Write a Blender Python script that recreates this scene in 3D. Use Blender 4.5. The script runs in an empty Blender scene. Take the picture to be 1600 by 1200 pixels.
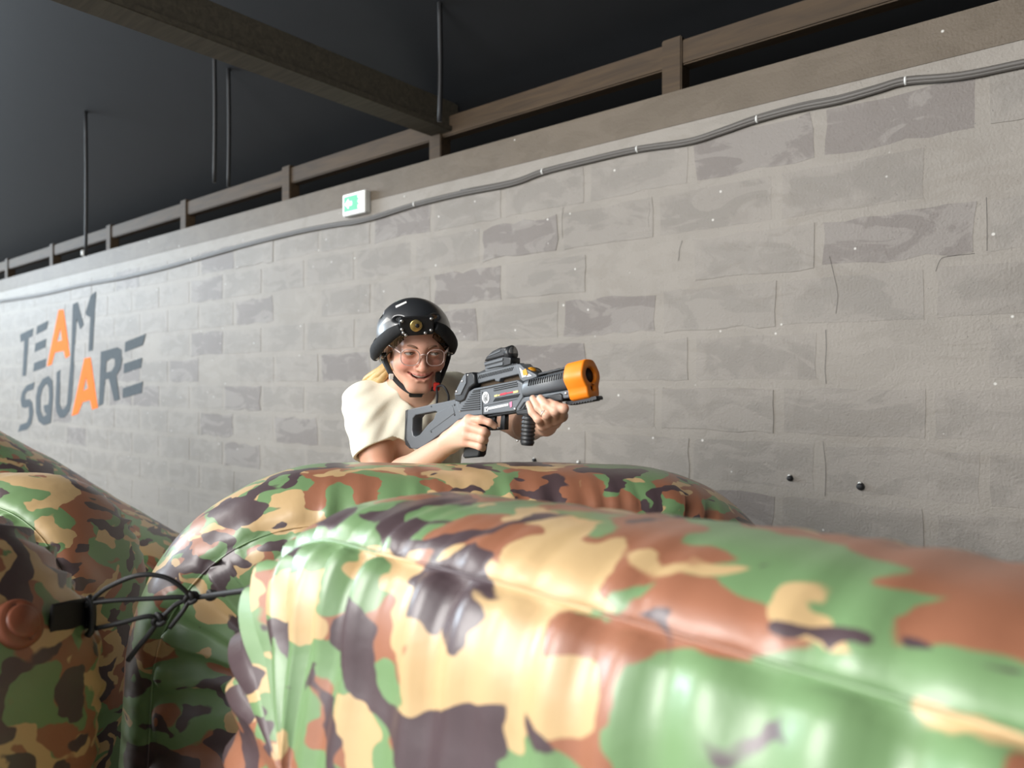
import bpy, bmesh, math, random
import numpy as np
from mathutils import Vector, Matrix

random.seed(7); RNG = np.random.default_rng(7)
scene = bpy.context.scene
COL = scene.collection

# ------------------------------------------------------------------ camera
CAM_Z = 1.4
FPX = 1150.0                       # focal length in pixels of the 1600 wide frame
cam_d = bpy.data.cameras.new('camera'); cam = bpy.data.objects.new('camera', cam_d); COL.objects.link(cam)
cam.location = (0, 0, CAM_Z); cam.rotation_euler = (math.pi/2, 0, 0)
cam_d.sensor_width = 36.0; cam_d.lens = 36.0*FPX/1600.0; cam_d.clip_start = 0.02
cam_d.dof.use_dof = True; cam_d.dof.focus_distance = 1.9; cam_d.dof.aperture_fstop = 2.6
scene.camera = cam

# ------------------------------------------------------------------ world, light, exposure
scene.view_settings.view_transform = 'Standard'; scene.view_settings.look = 'None'
scene.view_settings.gamma = 1.0; scene.view_settings.use_curve_mapping = False
scene.view_settings.exposure = 0.08
W = bpy.data.worlds.new('overcast_sky'); scene.world = W; W.use_nodes = True
wb = W.node_tree.nodes['Background']; wb.inputs[0].default_value = (0.94, 0.97, 1.0, 1); wb.inputs[1].default_value = 1.7

def area(name, loc, target, sx, sy, power, col):
    d = bpy.data.lights.new(name, 'AREA'); d.shape = 'RECTANGLE'; d.size = sx; d.size_y = sy
    d.energy = power; d.color = col
    o = bpy.data.objects.new(name, d); COL.objects.link(o); o.location = loc
    o.rotation_euler = (Vector(target)-Vector(loc)).to_track_quat('-Z', 'Y').to_euler()
    return o
area('hall_door_daylight', (-3.8, -0.9, 2.9), (0.0, 1.3, 1.15), 3.0, 2.4, 330, (1.0, 0.97, 0.93))
area('added_roof_glow', (-11.6, 7.7, 3.6), (-11.6+7.68, 7.7-6.4, 4.6), 4.5, 2.0, 1100, (0.74, 0.88, 1.0))  # added unseen light, tilted up to give the roof a bluish glow

# ------------------------------------------------------------------ helpers
def at(px, py, Y):
    return np.array(((px-800)/FPX*Y, Y, CAM_Z-(py-600)/FPX*Y))

def tag(o, label=None, cat=None, group=None, kind=None):
    if label: o['label'] = label
    if cat: o['category'] = cat
    if group: o['group'] = group
    if kind: o['kind'] = kind
    return o

def empty(name, loc=(0,0,0), rz=0.0, parent=None):
    o = bpy.data.objects.new(name, None); COL.objects.link(o); o.location = loc; o.rotation_euler = (0,0,rz)
    o.empty_display_size = 0.1
    if parent: o.parent = parent
    return o

def mesh_obj(name, verts, faces, mat, parent=None, smooth=True, loc=None, rz=0.0):
    me = bpy.data.meshes.new(name)
    me.from_pydata([tuple(map(float, v)) for v in verts], [], [tuple(map(int, f)) for f in faces])
    me.update()
    if smooth: me.polygons.foreach_set('use_smooth', [True]*len(me.polygons))
    if mat: me.materials.append(mat)
    o = bpy.data.objects.new(name, me); COL.objects.link(o)
    if loc is not None: o.location = loc; o.rotation_euler = (0,0,rz)
    if parent: o.parent = parent
    return o

def bm_obj(name, bm, mat, parent=None, smooth=False):
    bmesh.ops.recalc_face_normals(bm, faces=bm.faces[:])
    me = bpy.data.meshes.new(name); bm.to_mesh(me); bm.free()
    if smooth: me.polygons.foreach_set('use_smooth', [True]*len(me.polygons))
    if mat: me.materials.append(mat)
    o = bpy.data.objects.new(name, me); COL.objects.link(o)
    if parent: o.parent = parent
    return o

def box_bm(bm, lo, hi, bevel=0.0):
    lo = Vector(lo); hi = Vector(hi)
    r = bmesh.ops.create_cube(bm, size=1.0, matrix=Matrix.Translation((lo+hi)/2) @ Matrix.Diagonal((*(hi-lo), 1)))
    if bevel > 0:
        es = list({e for v in r['verts'] for e in v.link_edges})
        bmesh.ops.bevel(bm, geom=es, offset=bevel, segments=2, affect='EDGES')
def box(name, lo, hi, mat, parent=None, bevel=0.0):
    bm = bmesh.new(); box_bm(bm, lo, hi, bevel); return bm_obj(name, bm, mat, parent)

def catmull(pts, n=8):
    P = [np.array(p, float) for p in pts]
    P = [2*P[0]-P[1]] + P + [2*P[-1]-P[-2]]
    out = []
    for i in range(1, len(P)-2):
        for k in range(n):
            t = k/n; a, b, c, d = P[i-1], P[i], P[i+1], P[i+2]
            out.append(0.5*((2*b)+(-a+c)*t+(2*a-5*b+4*c-d)*t*t+(-a+3*b-3*c+d)*t**3))
    out.append(P[-2]); return out

def tube_geo(pts, rad, seg=8, flat=None, closed=False):
    """swept tube; rad scalar or list; flat=(a,b) elliptical section with b along flat normal"""
    P = [np.array(p, float) for p in pts]; n = len(P)
    R = rad if hasattr(rad, '__len__') else [rad]*n
    V, F = [], []
    up = None
    for i in range(n):
        if closed: tg = P[(i+1) % n]-P[i-1]
        else: tg = P[min(i+1, n-1)]-P[max(i-1, 0)]
        tg = tg/(np.linalg.norm(tg)+1e-12)
        if up is None:
            h = np.array((0, 0, 1.)) if abs(tg[2]) < 0.9 else np.array((1., 0, 0))
            up = h-tg*np.dot(h, tg)
        up = up-tg*np.dot(up, tg); up /= np.linalg.norm(up)+1e-12
        sd = np.cross(tg, up)
        for k in range(seg):
            a = 2*math.pi*k/seg
            fa, fb = flat if flat else (1, 1)
            V.append(P[i]+R[i]*(fa*math.cos(a)*up+fb*math.sin(a)*sd))
    m = n if closed else n-1
    for i in range(m):
        for k in range(seg):
            a = i*seg+k; b = i*seg+(k+1) % seg; j = ((i+1) % n)*seg
            F.append((a, b, j+(k+1) % seg, j+k))
    if not closed:
        F.append(tuple(range(seg))[::-1]); F.append(tuple((n-1)*seg+k for k in range(seg)))
    return V, F
def tube(name, pts, rad, mat, parent=None, seg=8, smooth_n=6, flat=None, closed=False):
    if smooth_n and not closed:
        if hasattr(rad, '__len__'):
            rr = []
            for i in range(len(rad)-1):
                for k in range(smooth_n): rr.append(rad[i]+(rad[i+1]-rad[i])*k/smooth_n)
            rr.append(rad[-1]); rad = rr
        pts = catmull(pts, smooth_n)
    V, F = tube_geo(pts, rad, seg, flat, closed)
    return mesh_obj(name, V, F, mat, parent)

def plate_mesh(pts, holes, y0, y1, bevel):
    """polygon in (x,z) with holes, extruded from y0 to y1 with rounded edges"""
    cu = bpy.data.curves.new('c', 'CURVE'); cu.dimensions = '2D'; cu.fill_mode = 'BOTH'
    for loop in [pts]+list(holes or []):
        sp = cu.splines.new('POLY'); sp.points.add(len(loop)-1)
        for p, q in zip(sp.points, loop): p.co = (q[0], q[1], 0, 1)
        sp.use_cyclic_u = True
    h = abs(y1-y0)/2; bevel = min(bevel, h*0.9)
    cu.extrude = h-bevel; cu.bevel_depth = bevel; cu.bevel_resolution = 1; cu.offset = -bevel
    ob = bpy.data.objects.new('c', cu); COL.objects.link(ob)
    dg = bpy.context.evaluated_depsgraph_get(); me = bpy.data.meshes.new_from_object(ob.evaluated_get(dg))
    bpy.data.objects.remove(ob); bpy.data.curves.remove(cu)
    ym = (y0+y1)/2
    co = np.empty(len(me.vertices)*3); me.vertices.foreach_get('co', co); co = co.reshape(-1, 3)
    new = np.stack((co[:, 0], ym-co[:, 2], co[:, 1]), 1)
    me.vertices.foreach_set('co', new.ravel()); me.update()
    bm = bmesh.new(); bm.from_mesh(me); bmesh.ops.remove_doubles(bm, verts=bm.verts[:], dist=1e-5)
    bmesh.ops.recalc_face_normals(bm, faces=bm.faces[:]); bm.to_mesh(me); bm.free()
    me.materials.clear()
    return me
def plate(name, pts, y0, y1, mat, parent=None, holes=None, bevel=0.001):
    me = plate_mesh(pts, holes, y0, y1, bevel); me.name = name; me.materials.append(mat)
    o = bpy.data.objects.new(name, me); COL.objects.link(o)
    if parent: o.parent = parent
    return o

# ------------------------------------------------------------------ materials
def new_mat(name):
    m = bpy.data.materials.new(name); m.use_nodes = True
    return m, m.node_tree.nodes, m.node_tree.links, m.node_tree.nodes['Principled BSDF']
def simple(name, col, rough=0.5, metal=0.0, bump=0.0, bscale=60, var=0.0, coat=0.0, spec=0.5, sss=0.0):
    m, N, L, b = new_mat(name)
    b.inputs['Base Color'].default_value = (*col, 1); b.inputs['Roughness'].default_value = rough
    b.inputs['Metallic'].default_value = metal; b.inputs['Coat Weight'].default_value = coat
    b.inputs['Specular IOR Level'].default_value = spec
    if sss: b.inputs['Subsurface Weight'].default_value = sss; b.inputs['Subsurface Radius'].default_value = (0.01, 0.004, 0.002)
    tc = N.new('ShaderNodeTexCoord'); nz = N.new('ShaderNodeTexNoise'); nz.inputs['Scale'].default_value = bscale
    nz.inputs['Detail'].default_value = 4; L.new(tc.outputs['Object'], nz.inputs['Vector'])
    if var:
        mx = N.new('ShaderNodeMix'); mx.data_type = 'RGBA'; L.new(nz.outputs['Fac'], mx.inputs['Factor'])
        mx.inputs['A'].default_value = (*[c*(1-var) for c in col], 1); mx.inputs['B'].default_value = (*[min(1, c*(1+var)) for c in col], 1)
        L.new(mx.outputs['Result'], b.inputs['Base Color'])
    if bump:
        bp = N.new('ShaderNodeBump'); bp.inputs['Strength'].default_value = bump; bp.inputs['Distance'].default_value = 0.002
        L.new(nz.outputs['Fac'], bp.inputs['Height']); L.new(bp.outputs['Normal'], b.inputs['Normal'])
    return m
def node_noise(N, L, vec, scale, detail=3, dist=0.0, rough=0.5):
    n = N.new('ShaderNodeTexNoise'); n.inputs['Scale'].default_value = scale; n.inputs['Detail'].default_value = detail
    n.inputs['Distortion'].default_value = dist; n.inputs['Roughness'].default_value = rough
    L.new(vec, n.inputs['Vector']); return n
def node_ramp(N, L, fac, a, b, inter='LINEAR'):
    r = N.new('ShaderNodeMapRange'); r.inputs['From Min'].default_value = a; r.inputs['From Max'].default_value = b
    L.new(fac, r.inputs['Value']); return r
def node_mix(N, L, fac, A, B):
    m = N.new('ShaderNodeMix'); m.data_type = 'RGBA'
    for s, v in ((m.inputs['Factor'], fac), (m.inputs['A'], A), (m.inputs['B'], B)):
        if hasattr(v, 'links') or hasattr(v, 'is_linked'): L.new(v, s)
        elif isinstance(v, tuple): s.default_value = (*v, 1)
        else: s.default_value = v
    return m.outputs['Result']

def camo(name, scale=1.45, seed=0.0):
    m, N, L, b = new_mat(name)
    tc = N.new('ShaderNodeTexCoord'); mp = N.new('ShaderNodeMapping'); L.new(tc.outputs['Object'], mp.inputs['Vector'])
    mp.inputs['Location'].default_value = (seed, seed*1.7, seed*0.6)
    mp.inputs['Scale'].default_value = (0.72*scale, 0.9*scale, 1.15*scale)
    v = mp.outputs['Vector']
    # edge wobble shared by all the printed shapes
    wob = node_noise(N, L, v, 16, 2); sub = N.new('ShaderNodeVectorMath'); sub.operation = 'MULTIPLY_ADD'
    L.new(wob.outputs['Color'], sub.inputs[0]); sub.inputs[1].default_value = (0.05,)*3; L.new(v, sub.inputs[2]); v = sub.outputs[0]
    def layer(off, sc, th, dist=0.9):
        ad = N.new('ShaderNodeVectorMath'); ad.operation = 'ADD'; ad.inputs[1].default_value = off; L.new(v, ad.inputs[0])
        n = node_noise(N, L, ad.outputs[0], sc, 1.2, dist, 0.45); return node_ramp(N, L, n.outputs['Fac'], th-0.006, th+0.006).outputs[0]
    green = (0.165, 0.28, 0.125); sand = (0.57, 0.395, 0.20); brown = (0.32, 0.132, 0.074); dark = (0.078, 0.052, 0.058)
    c = node_mix(N, L, layer((0, 0, 0), 5.6, 0.53), green, brown)
    c = node_mix(N, L, layer((5, 3, 8), 6.4, 0.565, 1.1), c, sand)
    c = node_mix(N, L, layer((11, 7, 2), 6.8, 0.585, 1.3), c, dark)
    L.new(c, b.inputs['Base Color'])
    b.inputs['Roughness'].default_value = 0.40; b.inputs['Specular IOR Level'].default_value = 0.6
    b.inputs['Coat Weight'].default_value = 0.25; b.inputs['Coat Roughness'].default_value = 0.22
    wv = node_noise(N, L, tc.outputs['Object'], 14, 3); bp = N.new('ShaderNodeBump')
    bp.inputs['Strength'].default_value = 0.25; bp.inputs['Distance'].default_value = 0.01
    L.new(wv.outputs['Fac'], bp.inputs['Height']); L.new(bp.outputs['Normal'], b.inputs['Normal'])
    return m

def wall_paint(name, base, smear, dark_fac=0.0, block=True):
    """grey painted concrete with pits, mortar smears, pale spots"""
    m, N, L, b = new_mat(name)
    tc = N.new('ShaderNodeTexCoord'); oi = N.new('ShaderNodeObjectInfo')
    geo = N.new('ShaderNodeNewGeometry')
    pos = geo.outputs['Position']
    big = node_noise(N, L, pos, 2.2, 4); mid = node_noise(N, L, pos, 9, 5, 0.6); fine = node_noise(N, L, pos, 120, 3)
    hx = node_mix(N, L, node_ramp(N, L, big.outputs['Fac'], 0.35, 0.7).outputs[0], tuple(c*0.93 for c in base), tuple(min(1, c*1.06) for c in base))
    if block:
        mm = N.new('ShaderNodeMath'); mm.operation = 'MULTIPLY'; L.new(oi.outputs['Random'], mm.inputs[0]); mm.inputs[1].default_value = 0.40
        hx = node_mix(N, L, mm.outputs[0], hx, (base[0]*0.84, base[1]*0.825, base[2]*0.82))
        # mortar and paint smeared in from the joints
        sx = N.new('ShaderNodeSeparateXYZ'); L.new(tc.outputs['Object'], sx.inputs[0])
        def absdiv(o, d):
            q = N.new('ShaderNodeMath'); q.operation = 'ABSOLUTE'; L.new(o, q.inputs[0]); r = N.new('ShaderNodeMath'); r.operation = 'MULTIPLY_ADD'; L.new(q.outputs[0], r.inputs[0]); r.inputs[1].default_value = 1.0; r.inputs[2].default_value = -d; return r.outputs[0]
        mxn = N.new('ShaderNodeMath'); mxn.operation = 'MAXIMUM'; L.new(absdiv(sx.outputs['X'], 0.25), mxn.inputs[0]); L.new(absdiv(sx.outputs['Z'], 0.10), mxn.inputs[1])
        nz2 = N.new('ShaderNodeMath'); nz2.operation = 'MULTIPLY_ADD'; L.new(mid.outputs['Fac'], nz2.inputs[0]); nz2.inputs[1].default_value = 0.30; L.new(mxn.outputs[0], nz2.inputs[2])
        sm = node_ramp(N, L, nz2.outputs[0], 0.090+0.045*dark_fac, 0.125+0.04*dark_fac)
        amt = 0.85
    else:
        sm = node_ramp(N, L, mid.outputs['Fac'], 0.42, 0.60); amt = 0.6
    am_ = N.new('ShaderNodeMath'); am_.operation = 'MULTIPLY'; L.new(node_ramp(N, L, big.outputs['Fac'], 0.30, 0.62).outputs[0], am_.inputs[0]); am_.inputs[1].default_value = amt
    sf = N.new('ShaderNodeMath'); sf.operation = 'MULTIPLY'; L.new(sm.outputs[0], sf.inputs[0]); L.new(am_.outputs[0], sf.inputs[1])
    hx = node_mix(N, L, sf.outputs[0], hx, smear)
    # broad trowel marks of a slightly different paint coat
    tv = N.new('ShaderNodeMapping'); tv.inputs['Scale'].default_value = (1.0, 1.0, 2.6); L.new(pos, tv.inputs['Vector'])
    tr = node_noise(N, L, tv.outputs['Vector'], 3.4, 5, 1.2, 0.55); t1 = node_ramp(N, L, tr.outputs['Fac'], 0.52, 0.56)
    f1 = N.new('ShaderNodeMath'); f1.operation = 'MULTIPLY'; L.new(t1.outputs[0], f1.inputs[0]); f1.inputs[1].default_value = 0.55
    hx = node_mix(N, L, f1.outputs[0], hx, tuple(c*1.0 for c in smear))
    t2 = node_ramp(N, L, tr.outputs['Fac'], 0.43, 0.39); f2 = N.new('ShaderNodeMath'); f2.operation = 'MULTIPLY'; L.new(t2.outputs[0], f2.inputs[0]); f2.inputs[1].default_value = 0.45
    hx = node_mix(N, L, f2.outputs[0], hx, (base[0]*0.88, base[1]*0.865, base[2]*0.85))
    # specks of pale paint and small dark pores
    vo = N.new('ShaderNodeTexVoronoi'); vo.inputs['Scale'].default_value = 9; L.new(pos, vo.inputs['Vector'])
    sp = node_ramp(N, L, vo.outputs['Distance'], 0.055, 0.03); hx = node_mix(N, L, sp.outputs[0], hx, (0.62, 0.60, 0.56))
    vp = N.new('ShaderNodeTexVoronoi'); vp.inputs['Scale'].default_value = 38; L.new(pos, vp.inputs['Vector'])
    po = node_ramp(N, L, vp.outputs['Distance'], 0.09, 0.05); pf = N.new('ShaderNodeMath'); pf.operation = 'MULTIPLY'
    L.new(po.outputs[0], pf.inputs[0]); pf.inputs[1].default_value = 0.55
    hx = node_mix(N, L, pf.outputs[0], hx, (0.12, 0.115, 0.11))
    L.new(hx, b.inputs['Base Color']); b.inputs['Roughness'].default_value = 0.62; b.inputs['Specular IOR Level'].default_value = 0.35
    ad = N.new('ShaderNodeMath'); ad.operation = 'MULTIPLY_ADD'; L.new(mid.outputs['Fac'], ad.inputs[0]); ad.inputs[1].default_value = 1.6; L.new(fine.outputs['Fac'], ad.inputs[2])
    bp = N.new('ShaderNodeBump'); bp.inputs['Strength'].default_value = 0.5; bp.inputs['Distance'].default_value = 0.004
    L.new(ad.outputs[0], bp.inputs['Height']); L.new(bp.outputs['Normal'], b.inputs['Normal'])
    return m

def wood(name, col, dark):
    m, N, L, b = new_mat(name)
    tc = N.new('ShaderNodeTexCoord'); mp = N.new('ShaderNodeMapping'); mp.inputs['Scale'].default_value = (1.2, 14, 14)
    L.new(tc.outputs['Object'], mp.inputs['Vector']); n = node_noise(N, L, mp.outputs['Vector'], 3, 5, 0.8)
    L.new(node_mix(N, L, node_ramp(N, L, n.outputs['Fac'], 0.3, 0.7).outputs[0], dark, col), b.inputs['Base Color'])
    b.inputs['Roughness'].default_value = 0.75
    return m
def glass(name, tint=(1, 1, 1), gloss=0.12):
    m = bpy.data.materials.new(name); m.use_nodes = True; N = m.node_tree.nodes; L = m.node_tree.links; N.clear()
    o = N.new('ShaderNodeOutputMaterial'); t = N.new('ShaderNodeBsdfTransparent'); t.inputs[0].default_value = (*tint, 1)
    g = N.new('ShaderNodeBsdfGlossy'); g.inputs['Roughness'].default_value = 0.05; x = N.new('ShaderNodeMixShader')
    fr = N.new('ShaderNodeLayerWeight'); fr.inputs['Blend'].default_value = gloss
    L.new(fr.outputs['Fresnel'], x.inputs[0]); L.new(t.outputs[0], x.inputs[1]); L.new(g.outputs[0], x.inputs[2]); L.new(x.outputs[0], o.inputs[0])
    return m
def emit(name, col, s):
    m, N, L, b = new_mat(name); b.inputs['Base Color'].default_value = (*col, 1)
    b.inputs['Emission Color'].default_value = (*col, 1); b.inputs['Emission Strength'].default_value = s; return m

# ------------------------------------------------------------------ wall frame
WO = np.array((1.125, 2.64)); WD = np.array((-0.768, 0.640)); WN = np.array((-0.640, -0.768))
WRZ = math.atan2(WD[1], WD[0])
def wall_t(px): a = (px-800)/FPX; return (WO[0]-WO[1]*a)/(WD[1]*a-WD[0])
def wall_pt(px, py, off=0.0):
    """(t, h) on the wall face (moved off metres into the room) behind a picture point"""
    o = WO+WN*off; a = (px-800)/FPX; t = (o[0]-o[1]*a)/(WD[1]*a-WD[0])
    Y = o[1]+WD[1]*t; return t, CAM_Z-(py-600)/FPX*Y
WROOT_LOC = (WO[0], WO[1], 0.0)
WALL_TOP = 2.6

M = {}
M['mortar'] = wall_paint('painted_mortar', (0.274, 0.249, 0.217), (0.295, 0.268, 0.235), block=False)
M['block'] = wall_paint('painted_block', (0.246, 0.225, 0.199), (0.283, 0.257, 0.227))
M['block_dark'] = wall_paint('bare_block', (0.203, 0.180, 0.164), (0.274, 0.251, 0.227), dark_fac=0.7)
M['shaded_ring_beam'] = wall_paint('concrete_with_overhang_shade', (0.128, 0.102, 0.074), (0.147, 0.118, 0.088), block=False)  # concrete band, its colour darkened for the shade under the roof overhang
M['floor'] = simple('floor_concrete', (0.16, 0.155, 0.15), 0.7, bump=0.3, bscale=20, var=0.15)
M['roof'] = simple('black_roof_lining', (0.0050, 0.0060, 0.0078), 0.6, bump=0.15, bscale=6, var=0.3)
M['timber'] = wood('aged_timber', (0.070, 0.043, 0.020), (0.042, 0.026, 0.013))
M['timber_grey'] = wood('grey_timber', (0.085, 0.073, 0.050), (0.05, 0.042, 0.03))
M['cable'] = simple('grey_cable', (0.11, 0.10, 0.09), 0.5)
M['black_plastic'] = simple('black_plastic', (0.012, 0.012, 0.013), 0.42, bump=0.1, bscale=300)
M['black_rubber'] = simple('black_rubber', (0.010, 0.010, 0.011), 0.6)
M['white_plastic'] = simple('white_plastic', (0.75, 0.75, 0.72), 0.4)
M['logo_grey'] = simple('logo_slate_paint', (0.088, 0.102, 0.112), 0.8, var=0.18, bscale=18, spec=0.12)
M['logo_orange'] = simple('logo_orange_paint', (0.86, 0.185, 0.030), 0.8, var=0.10, bscale=18, spec=0.12)
# ================================================================== structure
wall = box('wall_right', (-4, -0.2, 0), (16, 0, WALL_TOP-0.14), M['mortar'])
wall.location = WROOT_LOC; wall.rotation_euler = (0, 0, WRZ); tag(wall, kind='structure')
band = box('shaded_ring_beam', (-4, -0.2, WALL_TOP-0.14), (16, 0.003, WALL_TOP), M['shaded_ring_beam'], wall)

def block_mesh(rs, w=0.5, ragged=0.004):
    """one block face standing 3 mm proud of the joints, with worn uneven edges"""
    hw, hh = (w-0.022)/2, 0.089; per = []
    def side(a, b, n):
        for k in range(n): t = k/n; per.append((a[0]+(b[0]-a[0])*t, a[1]+(b[1]-a[1])*t))
    c = [(-hw, -hh), (hw, -hh), (hw, hh), (-hw, hh)]
    side(c[0], c[1], 7); side(c[1], c[2], 3); side(c[2], c[3], 7); side(c[3], c[0], 3)
    V, F = [], []
    j = [(x*(1-abs(rs.normal(0, ragged))/max(abs(x), .05))+rs.normal(0, ragged*.5), z*(1-abs(rs.normal(0, ragged))/max(abs(z), .05))+rs.normal(0, ragged*.5)) for x, z in per]
    n = len(j)
    for x, z in j: V.append((x, -0.01, z))
    for x, z in j: V.append((x*0.985, 0.0013, z*0.955))
    for k in range(n): F.append((k, (k+1) % n, n+(k+1) % n, n+k))
    F.append(tuple(range(n, 2*n)))
    return V, F
def mk(name, VF, mat):
    me = bpy.data.meshes.new(name); me.from_pydata(*[VF[0], [], VF[1]]); me.update(); me.materials.append(mat)
    bm = bmesh.new(); bm.from_mesh(me); bmesh.ops.recalc_face_normals(bm, faces=bm.faces[:])
    for f in bm.faces:
        if len(f.verts) > 6 and f.normal.y < 0: bmesh.ops.reverse_faces(bm, faces=bm.faces[:]); break
    bm.to_mesh(me); bm.free(); return me
var_n = [mk('concrete_block', block_mesh(RNG), M['block']) for _ in range(14)]
var_d = [mk('concrete_block', block_mesh(RNG, 0.5, 0.007), M['block_dark']) for _ in range(5)]
dark_at = {(2, 1.52), (2, -0.48), (1, 1.67), (1, 4.17), (0, 4.5), (0, -0.48), (3, 1.17), (1, 0.67), (4, -0.48), (4, 0.02), (-1, 3.67), (-2, 4.02), (-2, 3.02), (0, 5.5),
           (1, 5.17), (3, 4.17), (2, 3.52), (-1, 5.17), (0, 2.52), (-3, 0.17), (4, 2.02)}
far_V, far_F = [], []
for row in range(-7, 5):
    off = 0.17 if row % 2 else 0.02
    k0 = -9
    for k in range(k0, 32):
        t0 = off+0.5*k
        if t0 < -4 or t0 > 15.5: continue
        zc = CAM_Z+0.2*row+0.1
        dk = any(r == row and abs(t-t0) < 0.06 for r, t in dark_at) or RNG.random() < 0.06
        vis = -1.0 < t0 < 10.2 and row >= -4
        if vis:
            me = (var_d if dk else var_n)[RNG.integers(5 if dk else 14)]
            o = bpy.data.objects.new('concrete_block', me); COL.objects.link(o); o.parent = wall
            o.location = (t0+0.25+RNG.normal(0, 0.004), RNG.normal(0, 0.0006), zc)
            o.rotation_euler = (0, RNG.normal(0, 0.003)+(math.pi if RNG.random() < .5 else 0), 0)
            if abs(o.rotation_euler[1]) > 1: pass
        else:
            V, F = block_mesh(RNG); b0 = len(far_V)
            far_V += [(x+t0+0.25, y, z+zc) for x, y, z in V]; far_F += [tuple(b0+i for i in f[::-1]) for f in F]
fb = mesh_obj('concrete_block_rows', far_V, far_F, M['block'], wall, smooth=False); tag(fb, kind='stuff')

endw = box('wall_back', (-2.5, 0, 0), (-2.3, 7.5, 6.2), M['roof']); endw.location = WROOT_LOC; endw.rotation_euler = (0, 0, WRZ); tag(endw, kind='structure')
floor = box('floor', (-14, -8, -0.1), (8, 16, 0), M['floor']); tag(floor, kind='structure')
# black sloping roof lining over the hall, rising from the eaves above the block wall
def roof_z(y): return 2.93+0.42*y
roof = mesh_obj('ceiling', [(-5, -0.7, roof_z(-0.7)), (17, -0.7, roof_z(-0.7)), (17, 6, roof_z(6)), (-5, 6, roof_z(6)),
                            (-5, -0.7, roof_z(-0.7)+.06), (17, -0.7, roof_z(-0.7)+.06), (17, 6, roof_z(6)+.06), (-5, 6, roof_z(6)+.06)],
                [(0, 1, 2, 3), (7, 6, 5, 4), (0, 4, 5, 1), (1, 5, 6, 2), (2, 6, 7, 3), (3, 7, 4, 0)], M['roof'], smooth=False, loc=WROOT_LOC, rz=WRZ)
tag(roof, kind='structure')
# translucent roof-light sheet let into the lining, daylight behind it
M['rooflight'] = emit('rooflight_sheet', (1.0, 0.96, 0.89), 7.0)
sk = mesh_obj('window_1', [(4.6, 2.5, roof_z(2.5)-.012), (9.4, 2.5, roof_z(2.5)-.012), (9.4, 5.0, roof_z(5.0)-.012), (4.6, 5.0, roof_z(5.0)-.012),
                           (4.6, 2.5, roof_z(2.5)+.02), (9.4, 2.5, roof_z(2.5)+.02), (9.4, 5.0, roof_z(5.0)+.02), (4.6, 5.0, roof_z(5.0)+.02)],
              [(0, 3, 2, 1), (4, 5, 6, 7), (0, 1, 5, 4), (1, 2, 6, 5), (2, 3, 7, 6), (3, 0, 4, 7)], M['rooflight'], smooth=False, loc=WROOT_LOC, rz=WRZ); tag(sk, kind='structure')
eav = box('trim_1', (-5, -0.62, 2.2), (17, -0.58, 2.7), M['roof']); eav.location = WROOT_LOC; eav.rotation_euler = (0, 0, WRZ); tag(eav, kind='structure')
# timber rail with short posts on top of the block wall
fr = empty('timber_rail', WROOT_LOC, WRZ); tag(fr, 'brown timber rail on short posts along the top of the block wall', 'rail')
box('rail', (-4, -0.10, CAM_Z+1.315), (16, -0.03, CAM_Z+1.42), M['timber'], fr, 0.006)
for t in [0.62+1.4*k for k in range(-3, 11)]:
    box('post', (t-0.045, -0.098, WALL_TOP-0.01), (t+0.045, -0.018, CAM_Z+1.435), M['timber'], fr, 0.005)
bm = bmesh.new()
beam = empty('tie_beam', WROOT_LOC, WRZ); tag(beam, 'dark weathered roof tie beam running out from the rail above the wall', 'beam')
box('beam_timber', (1.92, -0.10, CAM_Z+1.36), (2.03, 7.0, CAM_Z+1.50), M['timber_grey'], beam, 0.006)
box('beam_flange', (1.90, -0.10, CAM_Z+1.335), (2.05, 7.0, CAM_Z+1.362), M['timber_grey'], beam, 0.003)
def hanging(px, py, Y, lab):
    b = at(px, py, Y); rel = b[:2]-WO; y = float(rel@WN)
    o = tube('hanging_cable', [(b[0], b[1], b[2]), (b[0]+.004, b[1], (b[2]+roof_z(y))/2), (b[0], b[1], roof_z(y)+.01)], 0.011, M['black_rubber'], seg=8, smooth_n=4)
    tag(o, lab, 'cable', 'black cables hanging from the roof')
hanging(335, 285, 4.0, 'black cable hanging from the dark roof left of the tie beam end')
hanging(357, 292, 4.15, 'short black cable hanging just right of another cable, left of the tie beam end')
hanging(134, 400, 5.0, 'black cable hanging from the dark roof far above the painted lettering')
hanging(687, 190, 3.3, 'black cable hanging in front of the beam end above the green exit sign')

# cables pinned along the wall
def wl(px, py, off): t, h = wall_pt(px, py, off); return (t, off, h)
cp = [(-60, 482), (0, 470), (60, 460), (130, 444), (190, 433), (250, 419), (300, 405), (360, 388), (420, 372), (480, 358), (530, 349), (553, 346), (590, 337), (650, 318), (720, 301), (800, 285), (850, 267), (920, 249), (995, 232), (1075, 220), (1130, 203), (1182, 185), (1250, 167), (1310, 155), (1370, 138), (1415, 125), (1500, 117), (1600, 97), (1720, 72)]
cr = empty('wall_cable', WROOT_LOC, WRZ); tag(cr, 'grey cable bundle pinned in shallow waves along the top of the block wall', 'cable')
tube('cable_run', [wl(x, y, 0.014) for x, y in cp], 0.0105, M['cable'], cr, 8, 5)
tube('cable_run', [wl(x, y+2.2+2.5*(x/1600), 0.010) for x, y in cp], 0.009, M['cable'], cr, 8, 5)
tube('cable_run', [wl(x, y-(1.5+2.8*(x/1600))*(0.6+0.4*math.sin(x/90)), 0.009) for x, y in cp[14:]], 0.007, M['cable'], cr, 8, 5)
for x, y in ((1415, 126), (1183, 186), (996, 233), (848, 268), (648, 319), (300, 405)):
    t, o_, h = wl(x, y, 0.014)
    V, F = tube_geo([(t-.003, .012, h), (t+.003, .012, h)], 0.0145, 10)
    mesh_obj('clip', V, F, M['white_plastic'], cr)

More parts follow.
